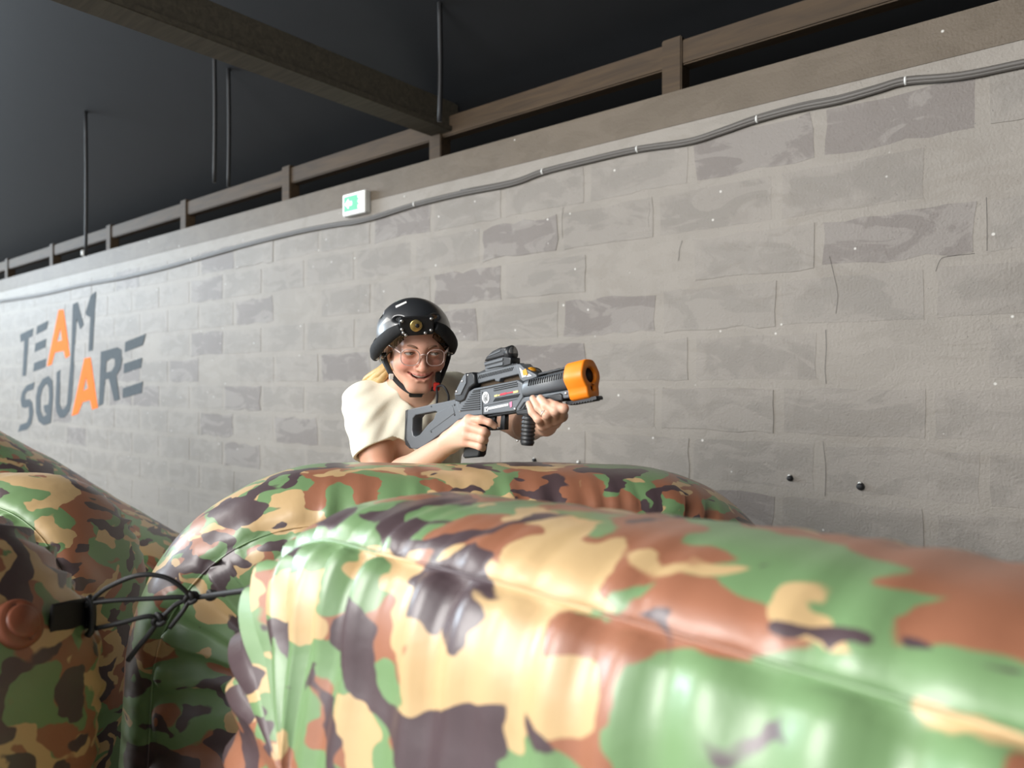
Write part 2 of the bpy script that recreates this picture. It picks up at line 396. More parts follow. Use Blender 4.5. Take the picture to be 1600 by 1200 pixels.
# illuminated exit sign
sx0, sz0 = wall_pt(544.5, 336); sx1, sz1 = wall_pt(580, 303)
t0, t1 = wall_t(580), wall_t(545); hz = [wall_pt(562, y)[1] for y in (337, 303)]
sg = empty('exit_sign', WROOT_LOC, WRZ); tag(sg, 'small lit green and white emergency exit sign above the person', 'sign')
M['sign_white'] = emit('lit_white', (0.9, 1.0, 0.9), 1.1); M['sign_green'] = emit('lit_green', (0.07, 0.62, 0.2), 0.8)
box('housing', (t0, 0.003, hz[0]), (t1, 0.045, hz[1]), M['white_plastic'], sg, 0.004)
box('lit_panel', (t0+.008, 0.045, hz[0]+.008), (t1-.008, 0.047, hz[1]-.008), M['sign_white'], sg)
gx0, gx1, gz0, gz1 = t0+.016, t1-.016, hz[0]+.022, hz[1]-.016
box('green_field', (gx0, 0.047, gz0), (gx1, 0.048, gz1), M['sign_green'], sg)
gm = (gz0+gz1)/2; gw = gx1-gx0   # remember: local x runs to the LEFT in the picture
pic = plate('arrow', [(gx1-.010, gm), (gx1-.045, gm+.030), (gx1-.045, gm+.012), (gx1-.075, gm+.012), (gx1-.075, gm-.012), (gx1-.045, gm-.012), (gx1-.045, gm-.030)], .048, .0492, M['sign_white'], sg, bevel=.0002)
plate('doorway', [(gx0+.008, gz0+.006), (gx0+.045, gz0+.006), (gx0+.045, gz1-.006), (gx0+.008, gz1-.006)], .048, .0492, M['sign_white'], sg, bevel=.0002)
run = [(0.062, 0.066), (0.056, 0.055), (0.064, 0.046), (0.060, 0.030), (0.069, 0.012), (0.062, 0.009), (0.052, 0.027), (0.042, 0.024), (0.034, 0.010), (0.028, 0.013), (0.038, 0.032), (0.048, 0.036), (0.047, 0.050), (0.036, 0.046), (0.036, 0.052), (0.050, 0.062)]
plate('running_figure', [(gx0+x-.004, gz0+z*1.15) for x, z in run], .0492, .0500, M['sign_green'], sg, bevel=.0002)

# hairline cracks in the paint
M['crack'] = simple('crack_shadow', (0.09, 0.083, 0.076), 0.9)
for pl in ([(1462, 424), (1466, 412), (1472, 403), (1486, 400), (1504, 398), (1523, 396)], [(1014, 317), (1015, 330), (1013, 342), (1014, 355)], [(1066, 376), (1062, 388), (1061, 400), (1060, 408)], [(1541, 308), (1542, 350), (1542, 392)],
           [(1290, 515), (1291, 545), (1289, 575), (1291, 600)], [(1286, 690), (1290, 730), (1289, 775)], [(1296, 400), (1303, 430), (1309, 460), (1306, 490)], [(1037, 605), (1038, 640), (1043, 668)], [(880, 325), (878, 345), (879, 372)]):
    tube('crack', [wl(x, y, 0.0016) for x, y in pl], 0.0006, M['crack'], wall, 4, 3)

# painted lettering
lg = empty('painted_lettering', WROOT_LOC, WRZ); tag(lg, 'large slate grey and orange lettering painted on the block wall', 'lettering')
def cpx(p): return (p[0]/4.284, 420+p[1]/4.284)
def letter(name, loops, mat):
    pl = [[wall_pt(*cpx(p), 0.004) for p in l] for l in loops]
    plate(name, pl[0], 0.0005, 0.0042, mat, lg, pl[1:], 0.0004)
G, O = M['logo_grey'], M['logo_orange']
letter('letter_t', [[(135, 440), (222, 397), (217, 450), (191, 464), (172, 714), (150, 719), (163, 478), (137, 492)]], G)
for q in ([(248, 385), (325, 345), (310, 405), (242, 440)], [(238, 500), (308, 468), (303, 525), (230, 558)], [(228, 630), (308, 600), (302, 660), (222, 688)]): letter('letter_e_bar', [q], G)
letter('letter_a', [[(393, 275), (425, 272), (468, 580), (440, 600), (427, 548), (367, 560), (345, 640), (315, 652)], [(404, 395), (416, 478), (380, 488)]], O)
letter('letter_m', [[(487, 238), (520, 222), (560, 375), (537, 405), (513, 335), (497, 560), (492, 655), (470, 660), (478, 520)]], G)
letter('letter_m_stem', [[(572, 290), (608, 178), (643, 150), (619, 545), (592, 552), (604, 325), (575, 308)]], G)
letter('letter_u', [[(380, 692), (404, 674), (398, 900), (410, 938), (428, 940), (448, 905), (470, 650), (496, 642), (480, 880), (462, 955), (430, 996), (400, 998), (378, 960), (371, 900)]], G)
letter('letter_s', [[(230, 758), (178, 780), (148, 825), (137, 880), (146, 925), (168, 932), (192, 922), (194, 990), (180, 1028), (135, 1045), (120, 1092), (182, 1075), (208, 1040), (222, 960), (215, 895), (195, 872), (168, 876), (166, 845), (180, 822), (222, 806)]], G)
letter('letter_q', [[(253, 795), (285, 738), (325, 716), (350, 748), (354, 850), (345, 960), (338, 1032), (292, 1048), (258, 1022), (240, 960), (240, 860)],
                    [(270, 860), (285, 800), (312, 765), (327, 800), (328, 870), (322, 908), (292, 914), (298, 955), (313, 975), (288, 992), (270, 950)]], G)
letter('letter_a', [[(565, 600), (605, 592), (655, 930), (617, 943), (603, 878), (553, 892), (522, 970), (480, 985)], [(575, 725), (590, 800), (556, 818)]], O)
letter('letter_r', [[(675, 555), (785, 525), (812, 542), (817, 610), (806, 670), (778, 715), (800, 875), (765, 885), (728, 735), (704, 742), (690, 905), (660, 918)],
                    [(712, 620), (745, 598), (768, 604), (770, 645), (745, 685), (708, 695)]], G)
for q in ([(838, 490), (975, 435), (955, 510), (835, 558)], [(830, 635), (950, 595), (945, 660), (828, 700)], [(822, 800), (955, 755), (948, 830), (820, 865)]): letter('letter_e_bar', [q], G)

# black plugs left in the wall
for px, py, r, lab in ((1235, 747, .010, 'small black plug in the wall, left one of the pair at lower right'), (1345, 760, .012, 'small black plug in the wall, right one of the pair at lower right'),
                  (836, 719, .009, 'small black plug in the wall just below the front grip of the blaster'), (905, 722, .006, 'tiny pale plug in the wall right of the front grip')):
    t, h = wall_pt(px, py); e = empty('wall_plug', (0, 0, 0)); e.location = (WO[0]+WD[0]*t, WO[1]+WD[1]*t, h); e.rotation_euler = (0, 0, WRZ)
    pale = r < .007
    V, F = tube_geo([(0, 0, 0), (0, .012, 0), (0, .016, 0)], [r*1.15, r*1.0, r*0.5], 12); mesh_obj('collar', V, F, M['white_plastic'] if pale else M['black_rubber'], e)
    V, F = tube_geo([(0.002, 0.001, r*0.9), (0.002, .008, r*0.9)], r*0.5, 8); mesh_obj('filler', V, F, M['white_plastic'], e)
    tag(e, lab, 'wall plug')
lamp = empty('rail_fixture', WROOT_LOC, WRZ); t, h = wall_pt(131, 396, 0); tag(lamp, 'tiny white fixture clipped to the timber rail above the lettering', 'fixture')
V, F = tube_geo([(t, -.03, h-.02), (t, 0.0, h), (t, .012, h+.03)], [.02, .03, .012], 10); mesh_obj('cap', V, F, M['white_plastic'], lamp)
V, F = tube_geo([(t, -.06, h-.02), (t, -.02, h)], [.012, .012], 8); mesh_obj('stem', V, F, M['black_plastic'], lamp)
# ================================================================== inflatable barriers
def outline(poly, e, r, na=10, ns=16):
    """convex polygon (ccw, (x,z)) inset by e with rounded corners; the same point count for every inset"""
    n = len(poly); P = [np.array(p, float) for p in poly]
    nor = []
    for i in range(n):
        d = P[(i+1) % n]-P[i]; d /= np.linalg.norm(d); nor.append(np.array((d[1], -d[0])))   # outward for ccw
    c = max(e, r); rad = max(r-e, 0.0)+0.0005
    cen = []
    for i in range(n):
        n0, n1 = nor[i-1], nor[i]
        A = np.array([n0, n1]); b = np.array([n0@P[i]-c, n1@P[i]-c]); cen.append(np.linalg.solve(A, b))
    pts, crn = [], []
    for i in range(n):
        a0 = math.atan2(nor[i-1][1], nor[i-1][0]); a1 = math.atan2(nor[i][1], nor[i][0])
        while a1 < a0: a1 += 2*math.pi
        arc = [cen[i]+rad*np.array((math.cos(a0+(a1-a0)*k/na), math.sin(a0+(a1-a0)*k/na))) for k in range(na+1)]
        nxt = cen[(i+1) % n]+rad*nor[i]
        for k, p in enumerate(arc): pts.append(p); crn.append(math.sin(math.pi*k/na))
        for k in range(1, ns): pts.append(arc[-1]+(nxt-arc[-1])*k/ns); crn.append(0.0)
    return np.array(pts), np.array(crn)

def inflatable(name, poly, T, r, loc, rz, mat, label, R=0.2, bulge=0.05, seed=1, pucker=0.012, na=22, ns=70, wl=0.075, plen=0.16, seam_th=48, crumple=1.0):
    rs = np.random.default_rng(seed)
    P = np.array(poly, float); 
    # largest inset of the polygon
    emax = 0.0
    d0 = np.roll(P, -1, 0)-P
    for e in np.linspace(0.02, 2, 400):
        q, _ = outline(poly, e, 0.0, 1, 1); q = q[::2]
        if np.min(np.sum((np.roll(q, -1, 0)-q)*d0, 1)) <= 0.002: break
        emax = e
    pex = 2/2.5
    prof = []     # (e, y, signed arclength marker)
    th = np.radians(np.linspace(0, 90, 26))
    half = [(R*(1-math.cos(a)**pex), T/2*math.sin(a)**pex) for a in th]
    for e in np.linspace(R, emax, 22)[1:]:
        w = (e-R)/(emax-R); half.append((e, T/2+bulge*(1-(1-w)**2)))
    half = np.array(half)
    # arclength and the seam
    seg = np.r_[0, np.cumsum(np.linalg.norm(np.diff(half, axis=0), axis=1))]
    si = int(np.argmin(abs(np.degrees(th)-seam_th))); s_seam = seg[si]
    full = [(e, y, s) for (e, y), s in zip(half[::-1], seg[::-1])] + [(e, -y, -s) for (e, y), s in zip(half[1:], seg[1:])]
    rings = []
    for e, y, s in full:
        o, crn = outline(poly, e, r, na, ns); rings.append(np.c_[o[:, 0], np.full(len(o), y), o[:, 1]])
    G = np.array(rings); nr, nu = G.shape[:2]
    S = np.array([f[2] for f in full])
    per = np.r_[0, np.cumsum(np.linalg.norm(np.diff(outline(poly, 0, r, na, ns)[0], axis=0), axis=1))]
    L = per[-1]
    # normals
    du = np.roll(G, -1, 1)-np.roll(G, 1, 1); dv = np.gradient(G, axis=0); nm = np.cross(du, dv)
    nm /= np.linalg.norm(nm, axis=2, keepdims=True)+1e-9
    ctr = G.mean((0, 1)); 
    if np.sum((G-ctr)*nm) < 0: nm = -nm
    def wave(wlen, ph):
        k = max(3, int(round(L/wlen))); out = np.zeros(nu)
        for j in range(5):
            kk = k+rs.integers(-k//3, k//3+1); out += rs.uniform(.5, 1)*np.sin(2*math.pi*kk*per/L+rs.uniform(0, 6.28))
        return out/2.2
    disp = np.zeros((nr, nu))
    for sg in (1, -1):
        d = S*sg-s_seam          # >0 on the panel, <0 on the side band
        w1, w2, w3 = wave(wl, 0), wave(wl*1.7, 1), wave(wl*0.7, 3)
        amp = pucker*(1+crumple*1.3*crn)
        pan = np.where(d >= 0, np.exp(-np.maximum(d, 0)/plen)*(1-np.exp(-np.maximum(d, 0)/0.012)), 0)
        ban = np.where(d < 0, np.exp(-np.maximum(-d, 0)/(plen*0.32))*(1-np.exp(-np.maximum(-d, 0)/0.012)), 0)
        far = np.where(d >= 0, np.exp(-np.maximum(d-.02, 0)/(plen*2.0))*(1-np.exp(-np.maximum(d, 0)/0.08)), 0)
        disp += pan[:, None]*amp*w1 + 0.8*far[:, None]*amp*w2 + ban[:, None]*amp*0.6*w3
        disp -= 0.010*np.exp(-(d/0.016)**2)[:, None]          # stitched groove
    # slow unevenness of the skin
    ph = rs.uniform(0, 6.28, 6)
    X, Yv, Z = G[..., 0], G[..., 1], G[..., 2]
    disp += 0.005*(np.sin(5*X+3*Z+ph[0])+np.sin(7*Z-4*X+6*Yv+ph[1])+0.6*np.sin(13*X+9*Yv+ph[2])*np.sin(11*Z+ph[3]))
    fade = np.clip((np.array([f[0] for f in full])-0.0)/0.0001, 0, 1)
    G2 = G+nm*disp[..., None]
    G2[..., 2] = np.maximum(G2[..., 2], 0.0)
    V = G2.reshape(-1, 3); F = []
    idx = np.arange(nr*nu).reshape(nr, nu)
    a = idx[:-1, :]; b = np.roll(idx, -1, 1)[:-1, :]; c = np.roll(idx, -1, 1)[1:, :]; d = idx[1:, :]
    Fq = np.stack((a, b, c, d), -1).reshape(-1, 4)
    root = empty(name, loc, rz); tag(root, label, 'inflatable')
    me = bpy.data.meshes.new('shell'); me.from_pydata(V.tolist(), [], Fq.tolist()+[list(idx[0]), list(idx[-1])[::-1]]); me.update()
    bm = bmesh.new(); bm.from_mesh(me); bmesh.ops.recalc_face_normals(bm, faces=bm.faces[:]); bm.to_mesh(me); bm.free()
    me.polygons.foreach_set('use_smooth', [True]*len(me.polygons)); me.materials.append(mat)
    sh = bpy.data.objects.new('shell', me); COL.objects.link(sh); sh.parent = root
    for sg in (1, -1):
        ri = int(np.argmin(abs(S*sg-s_seam))); pts = G2[ri]+nm[ri]*0.0015
        Vt, Ft = tube_geo(pts, 0.0028, 5, closed=True); mesh_obj('welt_seam', Vt, Ft, mat, root)
    root['_grid'] = 0
    del root['_grid']
    return root, G2, S, s_seam

def rect(W, H): return [(-W/2, 0), (W/2, 0), (W/2, H), (-W/2, H)]
camo_mats = [camo('woodland_camouflage_vinyl', (1.3, 1.08, 1.2, 1.2, 1.5)[k], 3.1+7.3*k) for k in range(5)]

# barrier that the person leans over
b1, *_ = inflatable('inflatable_barrier', rect(1.56, 1.205), 0.44, 0.42, (-0.085, 1.78, 0), math.radians(9), camo_mats[0],
    'camouflage inflatable barrier that the helmeted person stands right behind', seed=11, R=0.19, seam_th=64, pucker=0.018, crumple=2.0)
# barrier in the foreground on the right
RD = np.array((0.695, -0.719)); RC = np.array((-0.096, 1.103))+RD*0.38
b2, G2b, S2b, s2b = inflatable('inflatable_barrier', rect(1.50, 1.24), 0.44, 0.34, (RC[0], RC[1], 0), math.atan2(RD[1], RD[0]), camo_mats[1],
    'large blurred camouflage inflatable barrier filling the right foreground', seed=23, R=0.19, pucker=0.017, wl=0.075, plen=0.2)
# barrier at the left edge with the valve and the strap
b5, *_ = inflatable('inflatable_barrier', rect(1.30, 1.19), 0.44, 0.34, (-1.365, 1.30, 0), math.radians(-14), camo_mats[2],
    'camouflage inflatable barrier at the left edge with a round valve and black strap', seed=31, R=0.19)
b4, *_ = inflatable('inflatable_barrier', rect(1.30, 1.13), 0.42, 0.34, (-1.75, 2.2, 0), math.radians(-8), camo_mats[3],
    'shaded camouflage inflatable barrier behind the one with the valve', seed=47, R=0.19)
b3, *_ = inflatable('inflatable_wedge', [(-1.5, 0), (2.05, 0), (-0.75, 1.78), (-1.5, 1.78)], 0.6, 0.12, (-2.45, 3.15, 0), math.radians(6), camo_mats[4],
    'camouflage inflatable wedge with a sloping top edge in front of the painted lettering', seed=53, R=0.12, pucker=0.006, na=10, ns=60)
# ================================================================== implicit surface modeller (bodies, cloth, helmet)
def nrm3(q): return np.sqrt(np.einsum('ij,ij->i', q, q))
class SDF:
    def __init__(s): s.ops = []
    def add(s, fn, lo, hi, k, mode): s.ops.append((fn, np.array(lo, np.float32)-k-0.004, np.array(hi, np.float32)+k+0.004, k, mode)); return s
    def cap(s, a, b, ra, rb=None, k=0.01, mode='u'):
        a = np.array(a, np.float32); b = np.array(b, np.float32); rb = ra if rb is None else rb
        ab = b-a; L2 = float(ab@ab)+1e-12; m = max(ra, rb)
        def fn(P):
            ap = P-a; t = np.clip((ap@ab)/L2, 0, 1); return nrm3(ap-t[:, None]*ab)-(np.float32(ra)+np.float32(rb-ra)*t)
        return s.add(fn, np.minimum(a, b)-m, np.maximum(a, b)+m, k, mode)
    def chain(s, pts, rs, k=0.008, mode='u'):
        for i in range(len(pts)-1): s.cap(pts[i], pts[i+1], rs[i], rs[i+1], k if i == 0 else min(k, 0.004), mode)
        return s
    def ell(s, c, r, R=None, k=0.01, mode='u'):
        c = np.array(c, np.float32); r = np.array(r, np.float32); R = np.eye(3, dtype=np.float32) if R is None else np.array(R, np.float32)
        m = float(r.max())
        def fn(P):
            q = (P-c)@R          # columns of R are the axes
            q = q/r; k0 = nrm3(q); k1 = nrm3(q/r)+np.float32(1e-9)
            return k0*(k0-1)/k1
        ext = np.sqrt(((R*r)**2).sum(1))
        return s.add(fn, c-ext, c+ext, k, mode)
    def half(s, p, n, k=0.0, mode='s', lo=None, hi=None):
        """half space on the side n points to"""
        p = np.array(p, np.float32); n = np.array(n, np.float32); n = n/np.linalg.norm(n)
        def fn(P): return -((P-p)@n)
        big = 9.0
        return s.add(fn, [-big]*3 if lo is None else lo, [big]*3 if hi is None else hi, k, mode)
    def disp(s, f, lo, hi): s.ops.append((f, np.array(lo, np.float32), np.array(hi, np.float32), 0, 'd')); return s
    def ev(s, P, lo, hi):
        d = np.full(len(P), 0.2, np.float32)
        for fn, l, h, k, mode in s.ops:
            if np.any(l > hi) or np.any(h < lo): continue
            if mode == 'd': d = d+fn(P); continue
            e = fn(P).astype(np.float32); k = np.float32(k)
            if mode == 'u':
                if k > 0: hh = np.clip(0.5+0.5*(d-e)/k, 0, 1); d = d+(e-d)*hh-k*hh*(1-hh)
                else: d = np.minimum(d, e)
            elif mode == 's':
                if k > 0: hh = np.clip(0.5-0.5*(d+e)/k, 0, 1); d = d+(-e-d)*hh+k*hh*(1-hh)
                else: d = np.maximum(d, -e)
        return d
    def mesh(s, h, lo=None, hi=None, B=24):
        us = [o for o in s.ops if o[4] == 'u']
        if lo is None: lo = np.min([o[1] for o in us], 0); hi = np.max([o[2] for o in us], 0)
        lo = np.floor(np.array(lo)/h).astype(int)-1; hi = np.ceil(np.array(hi)/h).astype(int)+1
        nb = -(-(hi-lo)//B)
        g = np.arange(B+2); cg = np.linspace(0, B+1, 6)
        C = np.stack(np.meshgrid(cg, cg, cg, indexing='ij'), -1).reshape(-1, 3)
        I = np.stack(np.meshgrid(g, g, g, indexing='ij'), -1).reshape(-1, 3)
        rad = (B+1)/5*h*0.9*1.5
        keysV, posV, quads = [], [], []
        ST = np.array((1 << 40, 1 << 20, 1), np.int64)
        for bx in range(nb[0]):
            for by in range(nb[1]):
                for bz in range(nb[2]):
                    o = lo+np.array((bx, by, bz))*B
                    blo = (o*h).astype(np.float32); bhi = ((o+B+1)*h).astype(np.float32)
                    if not any(np.all(u[1] <= bhi) and np.all(u[2] >= blo) for u in us): continue
                    dc = s.ev(((C+o)*h).astype(np.float32), blo, bhi)
                    if np.min(np.abs(dc)) > rad: continue
                    D = s.ev(((I+o)*h).astype(np.float32), blo, bhi).reshape(B+2, B+2, B+2)
                    S = D < 0
                    if S.all() or not S.any(): continue
                    # cells B+1 per axis (the last layer overlaps the next block; keys are merged)
                    n = B+1
                    cnt = np.zeros((n, n, n), np.int8); acc = np.zeros((n, n, n, 3), np.float32)
                    for ax in range(3):
                        for da in (0, 1):
                            for db in (0, 1):
                                sl0 = [None]*3; sl1 = [None]*3; oth = [q for q in range(3) if q != ax]
                                off = [0, 0, 0]; off[oth[0]] = da; off[oth[1]] = db
                                for q in range(3): sl0[q] = slice(off[q], off[q]+n); sl1[q] = slice(off[q], off[q]+n)
                                sl1[ax] = slice(1, 1+n)
                                d0 = D[tuple(sl0)]; d1 = D[tuple(sl1)]; cr = (d0 < 0) != (d1 < 0)
                                t = np.where(cr, d0/np.where(cr, d0-d1, 1), 0)
                                cnt += cr
                                acc[..., ax] += np.where(cr, t, 0)
                                acc[..., oth[0]] += cr*da; acc[..., oth[1]] += cr*db
                    act = np.argwhere(cnt > 0)
                    keysV.append(((act+o+(1 << 18))*ST).sum(1)); posV.append((act+o+acc[tuple(act.T)]/cnt[tuple(act.T)][:, None])*h)
                    for ax in range(3):
                        oth = [(ax+1) % 3, (ax+2) % 3]
                        sl0 = [slice(1, B+1)]*3; sl1 = [slice(1, B+1)]*3
                        sl0[ax] = slice(0, B); sl1[ax] = slice(1, B+1)
                        s0 = S[tuple(sl0)]; s1 = S[tuple(sl1)]; cr = np.argwhere(s0 != s1)
                        if not len(cr): continue
                        base = cr.copy(); base[:, oth[0]] += 1; base[:, oth[1]] += 1   # sample coordinates of the edge start
                        flip = s0[tuple(cr.T)]
                        q = []
                        for da, db in ((0, 0), (-1, 0), (-1, -1), (0, -1)):
                            c = base.copy(); c[:, oth[0]] += da; c[:, oth[1]] += db; q.append(((c+o+(1 << 18))*ST).sum(1))
                        q = np.stack(q, 1); q[~flip] = q[~flip][:, ::-1]; quads.append(q)
        K = np.concatenate(keysV); Pp = np.concatenate(posV); Q = np.concatenate(quads)
        uk, ui = np.unique(K, return_index=True); V = Pp[ui]
        qi = np.searchsorted(uk, Q); qi = np.clip(qi, 0, len(uk)-1)
        ok = (uk[qi] == Q).all(1)
        return V, qi[ok]
    def obj(s, name, h, mat, parent=None, **kw):
        V, Q = s.mesh(h, **kw); return quad_obj(name, V, Q, mat, parent)
def quad_obj(name, V, Q, mat, parent=None):
    me = bpy.data.meshes.new(name); me.from_pydata(V.tolist(), [], Q.tolist()); me.update()
    me.polygons.foreach_set('use_smooth', [True]*len(me.polygons)); me.materials.append(mat)
    o = bpy.data.objects.new(name, me); COL.objects.link(o)
    if parent: o.parent = parent
    return o

# ================================================================== the blaster: frame on its near side face
GA = math.radians(43)
GD = np.array((math.cos(GA), -math.sin(GA))); GN = np.array((-math.sin(GA), -math.cos(GA)))   # along the barrel, towards the camera
G0 = at(640, 668, 1.985)
def gpt(px, py, off=0.0):
    """(s, z) in the blaster's side plane moved off metres towards the camera"""
    o = G0[:2]+GN*off; a = (px-800)/FPX; s = (a*o[1]-o[0])/(GD[0]-a*GD[1]); Y = o[1]+GD[1]*s
    return s, CAM_Z-(py-600)/FPX*Y-G0[2]
def gw(px, py, off=0.0):
    """world point on that plane"""
    s, z = gpt(px, py, off); p = G0[:2]+GN*off+GD*s; return np.array((p[0], p[1], z+G0[2]))

# ================================================================== person
def skin_mat():
    m, N, L, b = new_mat('skin'); a = N.new('ShaderNodeAttribute'); a.attribute_name = 'tone'
    L.new(a.outputs['Color'], b.inputs['Base Color']); b.inputs['Roughness'].default_value = 0.48
    b.inputs['Subsurface Weight'].default_value = 0.12; b.inputs['Subsurface Radius'].default_value = (0.012, 0.005, 0.003); b.inputs['Subsurface Scale'].default_value = 0.6
    tc = N.new('ShaderNodeTexCoord'); n = node_noise(N, L, tc.outputs['Object'], 260, 3); bp = N.new('ShaderNodeBump')
    bp.inputs['Strength'].default_value = 0.08; bp.inputs['Distance'].default_value = 0.001; L.new(n.outputs['Fac'], bp.inputs['Height']); L.new(bp.outputs['Normal'], b.inputs['Normal'])
    return m
M['skin'] = skin_mat()
M['cotton'] = simple('cream_cotton', (0.84, 0.80, 0.65), 0.85, bump=0.25, bscale=400, var=0.05)
M['denim'] = simple('dark_denim', (0.03, 0.035, 0.05), 0.8, bump=0.3, bscale=300)
M['shoe'] = simple('shoe_canvas', (0.05, 0.05, 0.055), 0.7)
M['hair'] = simple('dark_blond_hair', (0.22, 0.135, 0.065), 0.5, bump=0.6, bscale=120, var=0.35)
M['hair_blond'] = simple('blond_hair', (0.52, 0.34, 0.13), 0.5, bump=0.6, bscale=120, var=0.3)
M['brow'] = simple('eyebrow_hair', (0.20, 0.105, 0.06), 0.7)
M['eye_white'] = simple('eye_white', (0.72, 0.68, 0.64), 0.2)
M['iris'] = simple('grey_green_iris', (0.06, 0.075, 0.06), 0.15)
M['pupil'] = simple('pupil', (0.005, 0.005, 0.005), 0.1)
M['teeth'] = simple('teeth', (0.80, 0.74, 0.64), 0.25)
M['mouth_in'] = simple('mouth_inside', (0.10, 0.02, 0.02), 0.5)

# head frame
HS = 1.06
yaw, pit, rol = math.radians(17), math.radians(18), math.radians(0)
zv = np.array((0, 0, 1.)); f0 = np.array((math.sin(yaw), -math.cos(yaw), 0)); l0 = np.cross(zv, f0)
hf = f0*math.cos(pit)-zv*math.sin(pit); hu = zv*math.cos(pit)+f0*math.sin(pit)
hl = l0*math.cos(rol)+hu*math.sin(rol); hu = hu*math.cos(rol)-l0*math.sin(rol)
HR = np.stack((hl, hf, hu), 1)                   # columns: person's left, forward, up
HO = at(660, 551, 1.925)-HR@np.array((0, 0.088*HS, 0.004))
def frame(yaw, pit, rol):
    f0 = np.array((math.sin(yaw), -math.cos(yaw), 0)); l0 = np.cross(zv, f0); f = f0*math.cos(pit)-zv*math.sin(pit); u = zv*math.cos(pit)+f0*math.sin(pit)
    return np.stack((l0*math.cos(rol)+u*math.sin(rol), f, u*math.cos(rol)-l0*math.sin(rol)), 1)
HQ = frame(math.radians(15), math.radians(11), math.radians(5))        # the helmet sits tipped back and askew
def HH(x, y, z): return HO+HQ@(np.array((x, y, z))*HS)
def H(x, y, z): return HO+HR@(np.array((x, y, z))*HS)

SH_R = at(570, 635, 2.09); SH_L = at(712, 616, 2.24)
EL_R = at(600, 764, 2.005); WR_R = at(704, 690, 1.880)
EL_L = at(815, 664, 2.03); WR_L = at(853, 664, 1.80)
MID = (SH_R+SH_L)/2; lat = SH_L-SH_R; lat[2] = 0; lat /= np.linalg.norm(lat); fwd = np.array((lat[1], -lat[0], 0.))
TR = np.stack((lat, fwd, zv), 1)

B = SDF()
# ---- head
def he(c, r, k=0.012, mode='u', R=None): B.ell(H(*c), np.array(r)*HS, HR if R is None else HR@R, k*HS, mode)
def hc(a, b, ra, rb=None, k=0.01, mode='u'): B.cap(H(*a), H(*b), ra*HS, (ra if rb is None else rb)*HS, k*HS, mode)
he((0, -0.012, 0.036), (0.074, 0.094, 0.080))
he((0, 0.026, -0.022), (0.0605, 0.060, 0.076), 0.02)
for sx in (-1, 1):
    hc((sx*0.050, 0.004, -0.048), (sx*0.019, 0.062, -0.088), 0.014, 0.015, 0.022)
    he((sx*0.043, 0.056, -0.030), (0.020, 0.018, 0.018), 0.022)           # cheekbone
    he((sx*0.036, 0.0665, -0.036), (0.0175, 0.016, 0.015), 0.016)           # cheek lifted by the smile
    he((sx*0.074, -0.004, -0.014), (0.008, 0.019, 0.031), 0.008)          # ear
hc((-0.011, 0.071, -0.091), (0.011, 0.071, -0.091), 0.0150, None, 0.02)   # chin
he((0, 0.066, -0.056), (0.034, 0.026, 0.027), 0.018)                     # muzzle
hc((-0.034, 0.070, 0.017), (-0.008, 0.079, 0.016), 0.011, 0.011, 0.014); hc((0.034, 0.070, 0.017), (0.008, 0.079, 0.016), 0.011, 0.011, 0.014)
for sx in (-1, 1): he((sx*0.031, 0.093, -0.001), (0.018, 0.016, 0.0125), 0.012, 's')
hc((0, 0.083, 0.010), (0, 0.103, -0.030), 0.0060, 0.0090, 0.012)         # nose
he((0, 0.1055, -0.0335), (0.0105, 0.0095, 0.0085), 0.006)
for sx in (-1, 1):
    he((sx*0.0115, 0.094, -0.036), (0.0072, 0.0095, 0.0068), 0.005)
    he((sx*0.0062, 0.1005, -0.0425), (0.0034, 0.0045, 0.0030), 0.002, 's')
    he((sx*0.031, 0.0715, 0.000), (0.0158, 0.0150, 0.0145), 0.006)        # lids
    he((sx*0.031, 0.0860, -0.0003), (0.0140, 0.0105, 0.0039), 0.0025, 's')
# mouth: open smile, corners drawn up and out
lipU = [(-0.0305, 0.0745, -0.0485), (-0.020, 0.0850, -0.0528), (-0.009, 0.0915, -0.0533), (0, 0.0925, -0.0545), (0.009, 0.0915, -0.0533), (0.020, 0.0850, -0.0528), (0.0305, 0.0745, -0.0485)]
lipL = [(-0.0295, 0.0740, -0.0505), (-0.018, 0.0835, -0.0625), (-0.008, 0.0885, -0.0678), (0.008, 0.0885, -0.0678), (0.018, 0.0835, -0.0625), (0.0295, 0.0740, -0.0505)]
for i in range(6): hc(lipU[i], lipU[i+1], 0.0022 if i == 0 else 0.0031, 0.0022 if i == 5 else 0.0031, 0.004)
for i in range(5): hc(lipL[i], lipL[i+1], 0.0022 if i == 0 else 0.0043, 0.0022 if i == 4 else 0.0043, 0.004)
slit = [(-0.0310, 0.0760, -0.0490), (-0.019, 0.0880, -0.0570), (-0.008, 0.0935, -0.0600), (0.008, 0.0935, -0.0600), (0.019, 0.0880, -0.0570), (0.0310, 0.0760, -0.0490)]
sr = (0.0010, 0.0031, 0.0046, 0.0046, 0.0031, 0.0010)
for dy in (0.0, -0.006, -0.012):
    for i in range(5):
        a_, b_ = slit[i], slit[i+1]; hc((a_[0]*(1+dy*8), a_[1]+dy, a_[2]), (b_[0]*(1+dy*8), b_[1]+dy, b_[2]), sr[i], sr[i+1], 0.0015, 's')
for sx in (-1, 1):      # folds from the nose to beside the mouth
    hc((sx*0.0215, 0.0985, -0.0400), (sx*0.0345, 0.0855, -0.0500), 0.0030, 0.0030, 0.012, 's')
